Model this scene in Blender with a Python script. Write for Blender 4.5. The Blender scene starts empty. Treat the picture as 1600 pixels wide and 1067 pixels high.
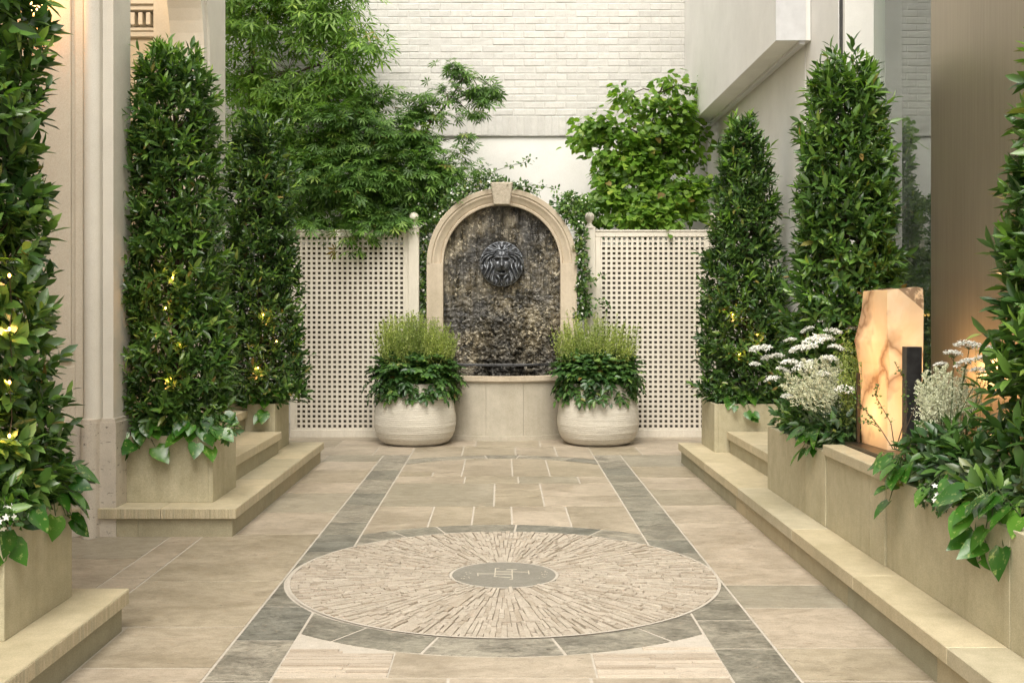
import bpy, math, random
import numpy as np
from mathutils import Vector
C = bpy.context.scene.collection
SC = bpy.context.scene
R = math.radians
PI = math.pi
# ------------------------------------------------------------------ camera
FPX, HC = 1724.0, 1.25            # focal length in px of a 1600 px wide frame, eye height
cam = bpy.data.cameras.new('camera'); co = bpy.data.objects.new('camera', cam); C.objects.link(co)
co.location = (0, 0, HC); co.rotation_euler = (R(90), 0, 0)
cam.sensor_width = 36; cam.lens = 36 * FPX / 1600
cam.shift_x = 16 / 1600; cam.shift_y = -52 / 1600
cam.clip_start = .05; cam.clip_end = 500
SC.camera = co
# ------------------------------------------------------------------ sky, sun, exposure
SUN_EL, SUN_AZ = 56, 188          # azimuth measured clockwise from +Y
w = bpy.data.worlds.new('World'); SC.world = w; w.use_nodes = True
nt = w.node_tree; bg = nt.nodes['Background']
sky = nt.nodes.new('ShaderNodeTexSky'); sky.sky_type = 'NISHITA'; sky.sun_disc = False
sky.sun_elevation = R(SUN_EL); sky.sun_rotation = R(SUN_AZ); sky.air_density = 1.0; sky.dust_density = 4.0; sky.ozone_density = 1.0
hs = nt.nodes.new('ShaderNodeHueSaturation'); hs.inputs['Saturation'].default_value = .22
tint = nt.nodes.new('ShaderNodeMix'); tint.data_type = 'RGBA'; tint.blend_type = 'MULTIPLY'; tint.inputs[0].default_value = 1
tint.inputs[7].default_value = (1, .97, .905, 1)
nt.links.new(sky.outputs[0], hs.inputs['Color']); nt.links.new(hs.outputs[0], tint.inputs[6]); nt.links.new(tint.outputs[2], bg.inputs[0])
bg.inputs[1].default_value = .15
sl = bpy.data.lights.new('sun', 'SUN'); sl.energy = 1.3; sl.angle = R(45); sl.color = (1, .96, .90)
so = bpy.data.objects.new('sun', sl); C.objects.link(so)
d = Vector((math.sin(R(SUN_AZ)) * math.cos(R(SUN_EL)), math.cos(R(SUN_AZ)) * math.cos(R(SUN_EL)), math.sin(R(SUN_EL))))
so.rotation_euler = d.to_track_quat('Z', 'Y').to_euler()
SC.view_settings.view_transform = 'Standard'; SC.view_settings.look = 'None'
SC.view_settings.exposure = 1.05; SC.view_settings.gamma = 1
SC.render.engine = 'CYCLES'
SC.cycles.max_bounces = 7; SC.cycles.diffuse_bounces = 4; SC.cycles.transparent_max_bounces = 8

def pt(x, y, Y): return Vector(((x - 784) / FPX * Y, Y, HC - (y - 481) / FPX * Y))

# ------------------------------------------------------------------ materials
def mat(name, rough=.6, spec=.4):
    m = bpy.data.materials.new(name); m.use_nodes = True
    b = m.node_tree.nodes['Principled BSDF']; b.inputs['Roughness'].default_value = rough
    b.inputs['Specular IOR Level'].default_value = spec
    return m, m.node_tree, b
def node(nt, t, **kw):
    n = nt.nodes.new(t)
    for k, v in kw.items():
        if k in n.inputs: n.inputs[k].default_value = v
        else: setattr(n, k, v)
    return n
def ramp(nt, fac, stops):
    r = nt.nodes.new('ShaderNodeValToRGB'); e = r.color_ramp.elements
    while len(e) < len(stops): e.new(.5)
    for q, (p, c) in zip(e, stops):
        q.position = p; q.color = (*c, 1) if len(c) == 3 else c
    nt.links.new(fac, r.inputs[0]); return r.outputs[0]
def mixc(nt, fac, a, b, mode='MIX'):
    n = nt.nodes.new('ShaderNodeMix'); n.data_type = 'RGBA'; n.blend_type = mode
    for s, v in ((0, fac), (6, a), (7, b)):
        if isinstance(v, bpy.types.NodeSocket): nt.links.new(v, n.inputs[s])
        else: n.inputs[s].default_value = v if s == 0 else (*v, 1)
    return n.outputs[2]
def mth(nt, op, a, b=0.0, c=None):
    n = nt.nodes.new('ShaderNodeMath'); n.operation = op
    for i, v in enumerate((a, b) if c is None else (a, b, c)):
        if isinstance(v, bpy.types.NodeSocket): nt.links.new(v, n.inputs[i])
        else: n.inputs[i].default_value = v
    return n.outputs[0]
def coords(nt, scale=(1, 1, 1), island=0.0, rot=(0, 0, 0)):
    tc = nt.nodes.new('ShaderNodeTexCoord'); mp = nt.nodes.new('ShaderNodeMapping')
    mp.inputs['Scale'].default_value = scale; mp.inputs['Rotation'].default_value = rot
    nt.links.new(tc.outputs['Object'], mp.inputs[0])
    if island:
        g = nt.nodes.new('ShaderNodeNewGeometry'); cx = nt.nodes.new('ShaderNodeCombineXYZ')
        v = mth(nt, 'MULTIPLY', g.outputs['Random Per Island'], island)
        for i in range(3): nt.links.new(v, cx.inputs[i])
        nt.links.new(cx.outputs[0], mp.inputs['Location'])
    return mp.outputs[0]
def noise(nt, vec, scale, detail=5, rough=.6, dist=0.0):
    n = node(nt, 'ShaderNodeTexNoise', Scale=scale, Detail=detail, Roughness=rough, Distortion=dist)
    nt.links.new(vec, n.inputs['Vector']); return n.outputs[0]
def bump(nt, b, h, strength, dist=.01):
    n = nt.nodes.new('ShaderNodeBump'); n.inputs['Strength'].default_value = strength; n.inputs['Distance'].default_value = dist
    nt.links.new(h, n.inputs['Height'])
    if b.inputs['Normal'].links: nt.links.new(b.inputs['Normal'].links[0].from_socket, n.inputs['Normal'])
    nt.links.new(n.outputs[0], b.inputs['Normal'])
def lerp3(a, b, t): return tuple(a[i] + (b[i] - a[i]) * t for i in range(3))

def stone(name, c1, c2, scale=1.5, stretch=(1, 1, 1), rough=.6, bmp=.25, island=0.0, ivar=None, pits=None, streak=0.0, flute=0.0, spec=.35, con=.18, fine=.35, veins=0.0):
    m, nt, b = mat(name, rough, spec)
    v = coords(nt, stretch, 37.0 * island)
    n1 = noise(nt, v, scale, 7, .62, .6)
    col = ramp(nt, n1, [(.5 - con, c1), (.5 + con, c2)])
    n2 = noise(nt, v, scale * 7, 6, .7)
    col = mixc(nt, fine, col, ramp(nt, n2, [(.3, lerp3(c1, (0, 0, 0), .25)), (.7, lerp3(c2, (1, 1, 1), .08))]))
    if veins:
        vn = noise(nt, coords(nt, (1, 1.9, 1), 23.0 * island), scale * 1.6, 9, .68, 1.2)
        col = mixc(nt, mth(nt, 'MULTIPLY', ramp(nt, vn, [(.49, (0, 0, 0)), (.52, (1, 1, 1)), (.55, (0, 0, 0))]), veins), col, lerp3(c1, (0, 0, 0), .45))
    n3 = noise(nt, coords(nt, (1, 1, 1)), 220, 2, .6)
    col = mixc(nt, .16, col, ramp(nt, n3, [(.35, (.05, .045, .04)), (.65, (.8, .78, .74))]), 'OVERLAY')
    if ivar:
        g = nt.nodes.new('ShaderNodeNewGeometry')
        col = mixc(nt, 1.0, col, ramp(nt, g.outputs['Random Per Island'], ivar), 'MULTIPLY')
    if streak:
        s = noise(nt, coords(nt, (5, 5, .35)), 2.2, 4, .55)
        col = mixc(nt, streak, col, ramp(nt, s, [(.42, (1, 1, 1)), (.72, (.55, .52, .42))]), 'MULTIPLY')
    h = n2
    if pits:
        p = noise(nt, coords(nt, pits[0], 11.0 * island), pits[1], 4, .75)
        pr = ramp(nt, p, [(pits[2], (0, 0, 0)), (pits[2] + .05, (1, 1, 1))])
        inv = mth(nt, 'SUBTRACT', 1.0, pr)
        col = mixc(nt, mth(nt, 'MULTIPLY', pr, pits[3]), col, (.06, .045, .03))
        bump(nt, b, inv, .5, .004)
    nt.links.new(col, b.inputs['Base Color'])
    bump(nt, b, h, bmp, .006)
    bump(nt, b, n3, bmp * .6, .002)
    if flute:
        wv = nt.nodes.new('ShaderNodeTexWave'); wv.bands_direction = 'DIAGONAL'; wv.inputs['Scale'].default_value = flute; wv.inputs['Distortion'].default_value = .4; wv.inputs['Detail Scale'].default_value = 3
        nt.links.new(coords(nt, (1, 1, 0)), wv.inputs['Vector'])
        bump(nt, b, wv.outputs['Fac'], .6, .004)
    r = mth(nt, 'MULTIPLY_ADD', n1, .25, rough - .12); nt.links.new(r, b.inputs['Roughness'])
    return m

BEIGE = ((.36, .30, .22), (.45, .39, .30))
M = {}
M['sand'] = stone('buff_sandstone', (.41, .37, .24), (.55, .50, .345), 1.5, (1, 1, 1), .62, .25, con=.15, fine=.4, streak=.35)
M['tread'] = stone('tread_sandstone', (.44, .39, .26), (.585, .52, .375), 1.8, (1, 1, 1), .5, .25, con=.13, fine=.4, island=1, ivar=[(0, (.86, .87, .86)), (.5, (1, .97, .9)), (1, (1.06, 1.03, 1.0))])
M['treadflute'] = stone('tooled_sandstone', (.42, .365, .25), (.54, .475, .34), 1.4, (1, 1, 1), .55, .2, flute=26)
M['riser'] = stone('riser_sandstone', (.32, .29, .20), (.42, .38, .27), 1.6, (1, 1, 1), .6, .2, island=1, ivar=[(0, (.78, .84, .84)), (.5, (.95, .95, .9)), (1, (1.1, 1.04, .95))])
M['lime'] = stone('paving_limestone', (.27, .235, .175), (.455, .405, .325), 1.7, (1, 1.35, 1), .44, .3, island=1,
                  ivar=[(0, (.78, .80, .78)), (.25, (.93, .89, .80)), (.6, (1.0, .95, .90)), (1, (1.12, 1.06, 1.02))], pits=((1, 3.2, 1), 9, .64, .5), spec=.5, con=.11, fine=.42, veins=.28)
M['slate'] = stone('grey_slate', (.095, .089, .072), (.33, .305, .25), 4.2, (1, 1.5, 1), .42, .5, island=1,
                   ivar=[(0, (.72, .76, .76)), (.5, (1, 1, .95)), (1, (1.3, 1.26, 1.2))], pits=((1, 2, 1), 14, .6, .45), spec=.5, con=.10, fine=.5, veins=.5)
M['edge'] = stone('medallion_stone', (.36, .32, .262), (.53, .48, .41), 9, (1, 1, 1), .6, .9, island=1,
                  ivar=[(0, (.80, .75, .68)), (.2, (.96, .92, .87)), (.7, (1.0, .97, .93)), (1, (1.08, 1.06, 1.02))])
M['reed'] = stone('reeded_stone', (.42, .36, .29), (.52, .46, .385), 2.5, (1, 1, 1), .6, .4, island=1,
                  ivar=[(0, (.78, .74, .68)), (.5, (.97, .95, .92)), (1, (1.12, 1.1, 1.06))])
M['grout'] = stone('pale_grout', (.42, .38, .31), (.52, .47, .40), 5, (1, 1, 1), .85, .3)
M['disc'] = stone('centre_slate', (.185, .172, .14), (.25, .235, .195), 6, (1, 1, 1), .5, .3)
M['arch'] = stone('arch_limestone', (.50, .42, .31), (.62, .535, .41), 2.0, (1, 1, 1), .6, .25, streak=.2)
M['basin'] = stone('basin_limestone', (.44, .40, .315), (.54, .49, .395), 1.6, (1, 1, 1), .55, .2, streak=.25)
M['keystone'] = stone('tooled_keystone', (.34, .29, .21), (.60, .53, .42), 38, (1, 1, 1), .8, 1.0)
M['plinth'] = stone('travertine', (.50, .45, .37), (.66, .60, .51), 1.2, (1, 1, 1), .55, .3, pits=((1, 1, 2.2), 26, .60, .65))
M['plaster'] = stone('warm_plaster', (.66, .59, .48), (.70, .635, .52), .5, (1, 1, 1), .7, .06)
M['whitewall'] = stone('smooth_white_render', (.76, .745, .70), (.80, .785, .745), .4, (1, 1, 1), .75, .07)
M['pilaster'] = stone('painted_pilaster', (.70, .665, .585), (.74, .705, .62), .5, (1, 1, 1), .6, .05)
M['brick'] = stone('white_painted_brick', (.58, .565, .53), (.65, .635, .60), 2.2, (1, 1, 1), .6, .55, island=1, ivar=[(0, (.93, .93, .93)), (1, (1.03, 1.03, 1.02))], streak=.12)
M['mortar'] = stone('white_painted_mortar', (.53, .515, .48), (.60, .585, .55), 3, (1, 1, 1), .7, .3)
M['trellis'] = stone('cream_painted_timber', (.72, .67, .57), (.76, .71, .61), 4, (1, 1, .2), .5, .08)
M['soil'] = stone('dark_soil', (.012, .009, .006), (.045, .03, .02), 30, (1, 1, 1), .95, 1.0)
M['backing'] = stone('lattice_shade_brown', (.020, .015, .009), (.15, .12, .06), 2.6, (1, 1, 1), .9, .3)

def simple(name, col, rough=.5, metal=0.0, spec=.5, emit=None, es=0, nz=0.0):
    m, nt, b = mat(name, rough, spec)
    b.inputs['Metallic'].default_value = metal
    n = noise(nt, coords(nt), 12, 4, .6)
    nt.links.new(ramp(nt, n, [(.3, lerp3(col, (0, 0, 0), .12 + nz)), (.7, lerp3(col, (1, 1, 1), .04))]), b.inputs['Base Color'])
    if emit: b.inputs['Emission Color'].default_value = (*emit, 1); b.inputs['Emission Strength'].default_value = es
    return m
M['black'] = simple('black_metal', (.012, .012, .012), .35, .3)
M['bronzebar'] = simple('dark_bronze', (.10, .07, .04), .35, .8)
M['stem'] = simple('green_stem', (.07, .12, .025), .6)
M['stembrown'] = simple('brown_twig', (.07, .045, .022), .8)
M['bark'] = simple('grey_brown_bark', (.10, .07, .04), .9, nz=.4)
M['petal'] = simple('white_petal', (.80, .80, .72), .6)
M['plume'] = simple('cream_plume', (.72, .74, .52), .7)
M['bulb'] = simple('warm_bulb', (1, .8, .4), .3, emit=(1, .50, .12), es=6)
M['recess'] = simple('black_rubber_seal', (.008, .008, .008), .6)
M['stroke'] = simple('pale_inlay', (.55, .49, .38), .7)

def leafmat(name, c1, c2, c3, rough=.38, trans=.22, vein=False):
    m, nt, b = mat(name, rough, .5)
    g = nt.nodes.new('ShaderNodeNewGeometry')
    col = ramp(nt, g.outputs['Random Per Island'], [(0, c1), (.55, c2), (.93, c3), (.985, lerp3(c3, (1, 1, .3), .12)), (1, (.20, .13, .04))])
    big = noise(nt, coords(nt), 3.5, 2, .5)
    col = mixc(nt, 1.0, col, ramp(nt, big, [(.35, (.78, .82, .8)), (.65, (1.15, 1.12, 1.0))]), 'MULTIPLY')
    if vein:
        p = noise(nt, coords(nt, (1, 1, 1), 9), 45, 3, .6)
        col = mixc(nt, mth(nt, 'MULTIPLY', ramp(nt, p, [(.58, (0, 0, 0)), (.66, (1, 1, 1))]), .45), col, (.42, .48, .16))
    nt.links.new(col, b.inputs['Base Color'])
    tr = nt.nodes.new('ShaderNodeBsdfTranslucent')
    nt.links.new(mixc(nt, 1.0, col, (1.5, 1.7, .7), 'MULTIPLY'), tr.inputs[0])
    mx = nt.nodes.new('ShaderNodeMixShader'); mx.inputs[0].default_value = trans
    nt.links.new(b.outputs[0], mx.inputs[1]); nt.links.new(tr.outputs[0], mx.inputs[2])
    nt.links.new(mx.outputs[0], nt.nodes['Material Output'].inputs[0])
    return m
M['laurel'] = leafmat('laurel_leaf', (.030, .075, .020), (.072, .150, .032), (.14, .25, .050), .28, .15)
M['laurel_dark'] = leafmat('dark_laurel_leaf', (.025, .062, .018), (.056, .122, .027), (.11, .20, .040), .3, .12)
M['tip'] = leafmat('young_leaf', (.09, .20, .03), (.14, .27, .04), (.22, .34, .06), .4, .3)
M['maple_light'] = leafmat('bright_maple_leaf', (.09, .185, .028), (.15, .28, .04), (.24, .38, .07), .5, .35)
M['maple_dark'] = leafmat('deep_maple_leaf', (.055, .125, .024), (.095, .195, .036), (.16, .28, .055), .5, .28)
M['redbud'] = leafmat('heart_leaf', (.085, .18, .022), (.135, .25, .032), (.22, .34, .05), .45, .35)
M['jasmine'] = leafmat('jasmine_leaf', (.03, .08, .016), (.07, .15, .03), (.17, .27, .07), .38, .2)
M['pothos'] = leafmat('pothos_leaf', (.028, .10, .014), (.05, .155, .02), (.12, .26, .035), .22, .22, vein=True)
M['fern'] = leafmat('rose_leaf', (.028, .078, .022), (.056, .128, .030), (.10, .20, .042), .36, .15)
M['grey'] = leafmat('grey_green_leaf', (.03, .062, .03), (.06, .10, .045), (.10, .13, .06), .36, .15)
M['heath'] = leafmat('heath_sprig', (.23, .31, .06), (.36, .43, .11), (.52, .55, .22), .6, .3)

# ------------------------------------------------------------------ mesh helpers
class G:
    def __init__(s): s.v = []; s.n = 0; s.l = []; s.c = []; s.m = []; s.sm = []
    def add(s, V, F, mi=0, smooth=False):
        V = np.asarray(V, dtype=np.float32).reshape(-1, 3)
        for f in F: s.l.append(np.asarray(f, dtype=np.int32) + s.n); 
        s.c.append(np.array([len(f) for f in F], dtype=np.int32)); s.m.append(np.full(len(F), mi, np.int32)); s.sm.append(np.full(len(F), smooth, bool))
        s.v.append(V); s.n += len(V)
    def many(s, V, F, mi=0, smooth=True):            # V (k,n,3), same faces for each copy
        k, n, _ = V.shape
        if k == 0: return
        flat = np.concatenate([np.asarray(f) for f in F]); cnt = np.array([len(f) for f in F], dtype=np.int32)
        off = (np.arange(k) * n + s.n)[:, None]
        s.l.append((flat[None, :] + off).reshape(-1).astype(np.int32)); s.c.append(np.tile(cnt, k))
        s.m.append(np.full(len(F) * k, mi, np.int32)); s.sm.append(np.full(len(F) * k, smooth, bool))
        s.v.append(V.reshape(-1, 3).astype(np.float32)); s.n += k * n
    def build(s, name, mats, parent=None, loc=None):
        V = np.concatenate(s.v); L = np.concatenate(s.l); Cn = np.concatenate(s.c)
        me = bpy.data.meshes.new(name)
        if loc is not None: V = V - np.array(loc, dtype=np.float32)
        me.vertices.add(len(V)); me.vertices.foreach_set('co', V.reshape(-1))
        me.loops.add(len(L)); me.loops.foreach_set('vertex_index', L)
        me.polygons.add(len(Cn)); st = np.concatenate([[0], np.cumsum(Cn)[:-1]]).astype(np.int32)
        me.polygons.foreach_set('loop_start', st); me.polygons.foreach_set('loop_total', Cn)
        me.polygons.foreach_set('material_index', np.concatenate(s.m)); me.polygons.foreach_set('use_smooth', np.concatenate(s.sm))
        for q in (mats if isinstance(mats, (list, tuple)) else [mats]): me.materials.append(q)
        me.update(calc_edges=True); me.validate()
        o = bpy.data.objects.new(name, me); C.objects.link(o)
        if parent is not None: o.parent = parent
        elif loc is not None: o.location = loc
        return o
    def box(s, x0, x1, y0, y1, z0, z1, mi=0, b=0.0):
        if b <= 0:
            V = [(x, y, z) for z in (z0, z1) for y in (y0, y1) for x in (x0, x1)]
            s.add(V, [(0, 2, 3, 1), (4, 5, 7, 6), (0, 1, 5, 4), (2, 6, 7, 3), (0, 4, 6, 2), (1, 3, 7, 5)], mi); return
        lo = (x0, y0, z0); hi = (x1, y1, z1); V = []; idx = {}
        for sx in (0, 1):
            for sy in (0, 1):
                for sz in (0, 1):
                    sg = (sx, sy, sz)
                    for ax in range(3):
                        p = [(hi[k] if sg[k] else lo[k]) if k == ax else ((hi[k] - b) if sg[k] else (lo[k] + b)) for k in range(3)]
                        idx[(sg, ax)] = len(V); V.append(p)
        F = []
        for ax in range(3):
            a, c = [k for k in range(3) if k != ax]
            for sv in (0, 1):
                f = []
                for (u, w_) in ((0, 0), (1, 0), (1, 1), (0, 1)):
                    sg = [0, 0, 0]; sg[ax] = sv; sg[a] = u; sg[c] = w_; f.append(idx[(tuple(sg), ax)])
                flip = (sv == 0) ^ (ax == 1)
                F.append(f[::-1] if flip else f)
            for u in (0, 1):
                for w_ in (0, 1):
                    sg0 = [0, 0, 0]; sg1 = [0, 0, 0]; sg0[a] = sg1[a] = u; sg0[c] = sg1[c] = w_; sg1[ax] = 1
                    f = [idx[(tuple(sg0), a)], idx[(tuple(sg1), a)], idx[(tuple(sg1), c)], idx[(tuple(sg0), c)]]
                    F.append(f)
        for sg in [(i, j, k) for i in (0, 1) for j in (0, 1) for k in (0, 1)]:
            F.append([idx[(sg, 0)], idx[(sg, 1)], idx[(sg, 2)]])
        ctr = np.array([(x0 + x1) / 2, (y0 + y1) / 2, (z0 + z1) / 2]); Va = np.array(V); F2 = []
        for f in F:
            q = Va[f]; nrm = np.cross(q[1] - q[0], q[2] - q[0])
            F2.append(f if np.dot(nrm, q.mean(0) - ctr) > 0 else f[::-1])
        s.add(V, F2, mi)
    def prism(s, poly, z0, z1, mi=0, bottom=False, bev=0.0):   # poly counter-clockwise in XY
        n = len(poly); P = np.array(poly, float)
        T = P
        if bev:
            c = P.mean(0); dd = c - P; T = P + dd / np.maximum(np.linalg.norm(dd, axis=1, keepdims=True), 1e-6) * bev
        V = [(x, y, z0) for x, y in P] + [(x, y, z1 - bev) for x, y in P]
        F = [(i, (i + 1) % n, n + (i + 1) % n, n + i) for i in range(n)]
        if bev:
            V += [(x, y, z1) for x, y in T]
            F += [(n + i, n + (i + 1) % n, 2 * n + (i + 1) % n, 2 * n + i) for i in range(n)]
            F.append(list(range(2 * n, 3 * n)))
        else: F.append(list(range(n, 2 * n)))
        if bottom: F.append(list(range(n))[::-1])
        s.add(V, F, mi)
    def lathe(s, prof, c, n=48, mi=0, smooth=True, cap=True):
        k = len(prof); a = np.linspace(0, 2 * PI, n, endpoint=False)
        V = np.array([[(c[0] + r * math.cos(t), c[1] + r * math.sin(t), c[2] + z) for t in a] for r, z in prof]).reshape(-1, 3)
        F = [(i * n + j, i * n + (j + 1) % n, (i + 1) * n + (j + 1) % n, (i + 1) * n + j) for i in range(k - 1) for j in range(n)]
        s.add(V, F, mi, smooth)
        if cap: s.add(V[-n:], [list(range(n))], mi)
    def tube(s, pts, r0, r1=None, n=5, mi=0):
        pts = np.array([tuple(p) for p in pts], float); r1 = r0 if r1 is None else r1; k = len(pts)
        T = np.gradient(pts, axis=0); T /= np.maximum(np.linalg.norm(T, axis=1, keepdims=True), 1e-9)
        ref = np.array([.31, .72, .62]); A = np.cross(T, ref); A /= np.maximum(np.linalg.norm(A, axis=1, keepdims=True), 1e-9); B = np.cross(T, A)
        rr = np.linspace(r0, r1, k)[:, None, None]; a = np.linspace(0, 2 * PI, n, endpoint=False)[None, :, None]
        V = pts[:, None, :] + rr * (A[:, None, :] * np.cos(a) + B[:, None, :] * np.sin(a))
        F = [(i * n + j, (i + 1) * n + j, (i + 1) * n + (j + 1) % n, i * n + (j + 1) % n) for i in range(k - 1) for j in range(n)]
        F.append(list(range((k - 1) * n, k * n)))
        s.add(V.reshape(-1, 3), F, mi, True)
def unit(a): return a / np.maximum(np.linalg.norm(a, axis=-1, keepdims=True), 1e-9)
def leaves(g, T, F, P, D, N, L, W, mi=0):
    """copies of leaf template T (x side, y along, z normal) at P along D with face normal near N"""
    if len(P) == 0: return
    D = unit(np.asarray(D, float)); S = unit(np.cross(D, N)); Nn = np.cross(S, D)
    L = np.broadcast_to(np.asarray(L, float), (len(P),))[:, None, None]; W = np.broadcast_to(np.asarray(W, float), (len(P),))[:, None, None]
    V = np.asarray(P)[:, None, :] + S[:, None, :] * T[None, :, 0:1] * W + D[:, None, :] * T[None, :, 1:2] * L + Nn[:, None, :] * T[None, :, 2:3] * L
    g.many(V, F, mi, True)
def T_lance(fold=.14, curl=.12, a=.35, b=.7, wa=.46, wb=.40):
    V = [(0, 0, 0)]
    for y, wd in ((a, wa), (b, wb)):
        for x in (-wd, 0, wd): V.append((x, y, (fold * abs(x)) - curl * y * y))
    V.append((0, 1, -curl)); V = np.array(V)
    return V, [(0, 2, 1), (0, 3, 2), (1, 2, 5, 4), (2, 3, 6, 5), (4, 5, 7), (5, 6, 7)]
LAN = T_lance(); OVAL = T_lance(.18, .1, .3, .68, .5, .42)
def T_heart():
    o = [(0, .06), (-.3, -.04), (-.5, .16), (-.5, .42), (-.3, .72), (0, 1.0), (.3, .72), (.5, .42), (.5, .16), (.3, -.04)]
    V = [(0, .38, -.03)] + [(x, y, .12 * abs(x) - .16 * y * y) for x, y in o]
    n = len(o); return np.array(V), [(0, 1 + (i + 1) % n, 1 + i) for i in range(n)]
HEART = T_heart()
def T_palm(n=7, droop=.25):
    V = [(0, 0, 0)]; F = []
    angs = np.linspace(-115, 115, n)
    for i, a in enumerate(angs):
        ln = 1 - .5 * abs(a / 115) ** 1.3; t = R(a); dw = .105 + .02 * ln
        ax = np.array([math.sin(t), math.cos(t)]); sx = np.array([ax[1], -ax[0]])
        b0 = len(V)
        for u, wv in ((.33, -.6), (.6, -1), (1, 0), (.6, 1), (.33, .6)):
            q = ax * u * ln + sx * wv * dw * ln * .9; V.append((q[0], q[1], -droop * (q[0] ** 2 + q[1] ** 2)))
        F.append((0, b0 + 4, b0 + 3, b0 + 2, b0 + 1, b0))
    return np.array(V), F
PALM = T_palm(7); PALM5 = T_palm(5)

# value noise for displaced surfaces
def vnoise(p, seed=0):
    p = np.asarray(p, float); i = np.floor(p).astype(np.int64); f = p - i; f = f * f * (3 - 2 * f)
    def h(a, b, c):
        n = (a * 374761393 + b * 668265263 + c * 2147483647 + seed * 144665) & 0x7fffffff
        n = ((n ^ (n >> 13)) * 1274126177) & 0x7fffffff
        return ((n ^ (n >> 16)) & 0xffff) / 65535.0
    r = 0
    for a in (0, 1):
        for b in (0, 1):
            for c in (0, 1):
                wgt = (f[..., 0] if a else 1 - f[..., 0]) * (f[..., 1] if b else 1 - f[..., 1]) * (f[..., 2] if c else 1 - f[..., 2])
                r = r + wgt * h(i[..., 0] + a, i[..., 1] + b, i[..., 2] + c)
    return r
def fbm(p, o=4, seed=0):
    r = 0; a = .5; p = np.asarray(p, float)
    for k in range(o): r = r + a * vnoise(p, seed + k); p = p * 2.03; a *= .5
    return r

def tag(o, label=None, cat=None, group=None, kind=None):
    if label: o['label'] = label
    if cat: o['category'] = cat
    if group: o['group'] = group
    if kind: o['kind'] = kind
    return o
def empty(name, loc=(0, 0, 0)):
    o = bpy.data.objects.new(name, None); o.empty_display_size = .1; C.objects.link(o); o.location = loc; return o
def wloc(o):
    v = Vector((0, 0, 0))
    while o is not None: v = v + o.location; o = o.parent
    return v
def put(g, name, m, root): return g.build(name, m, root, tuple(wloc(root)))   # part built in world coordinates
def struct(g, name, m, label=None):
    o = g.build(name, m); o['kind'] = 'structure'
    if label: o['label'] = label
    return o
def lamp(root, p, watt, col=(1, .6, .25), r=.02):
    l = bpy.data.lights.new('bulb_or_fill_light', 'POINT'); l.energy = watt; l.color = col; l.shadow_soft_size = r
    o = bpy.data.objects.new('bulb_or_fill_light', l); C.objects.link(o); o.parent = root
    o.location = Vector(p) - Vector(root.location)
    return o

# ================================================================== GROUND
g = G(); g.add([(-120, -120, 0), (120, -120, 0), (120, 200, 0), (-120, 200, 0)], [(0, 1, 2, 3)]); struct(g, 'ground', M['grout'], 'pale grout bed running under and between the courtyard paving')
YC, RC, RO = 5.163, .995, 1.21; YC2 = 8.175; GP = .0055
XI, XO = .775, 1.005
rnd = random.Random(5)
def clipx(poly, x, keep_less):
    out = []
    for i in range(len(poly)):
        a, b = poly[i], poly[(i + 1) % len(poly)]
        ia = (a[0] <= x) == keep_less; ib = (b[0] <= x) == keep_less
        if ia: out.append(a)
        if ia != ib:
            t = (x - a[0]) / (b[0] - a[0]); out.append((x, a[1] + t * (b[1] - a[1])))
    return out
lime, slate, reed = G(), G(), G()
def slab(gg, x0, x1, y0, y1, h=.0018): 
    if x1 - x0 < .02 or y1 - y0 < .02: return
    gg.prism([(x0 + GP, y0 + GP), (x1 - GP, y0 + GP), (x1 - GP, y1 - GP), (x0 + GP, y1 - GP)], -.01, h + rnd.uniform(-.0003, .0003))
def curved(gg, x0, x1, flo, fhi, h=.0018, n=14):      # slab between two curves over x
    xs = np.linspace(x0 + GP, x1 - GP, n); lo = [(x, flo(x) + GP) for x in xs]; hi = [(x, fhi(x) - GP) for x in xs]
    gg.prism(lo + hi[::-1], -.01, h)
c_far = lambda r, yc: (lambda x: yc + math.sqrt(max(r * r - x * x, 0)))
c_near = lambda r, yc: (lambda x: yc - math.sqrt(max(r * r - x * x, 0)))
# rings of slate round the medallion and at the far end
def ring(yc, a0, a1, cuts):
    for i in range(len(cuts) - 1):
        t0, t1 = R(cuts[i]), R(cuts[i + 1]); e0, e1 = GP / RO, GP / RC
        inn = [((RC + GP) * math.cos(t), yc + (RC + GP) * math.sin(t)) for t in np.linspace(t0 + e1, t1 - e1, 12)]
        out = [((RO - GP) * math.cos(t), yc + (RO - GP) * math.sin(t)) for t in np.linspace(t0 + e1, t1 - e1, 12)]
        poly = out + inn[::-1]; poly = clipx(poly, XI - GP, True); poly = clipx(poly, -XI + GP, False)
        if len(poly) > 2: slate.prism(poly, -.01, .0018)
ring(YC, 0, 0, [38, 62, 86, 108, 121, 142])
ring(YC, 0, 0, [218, 238, 256, 281, 302, 322])
ring(YC2, 0, 0, [38, 60, 83, 97, 119, 142])
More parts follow.
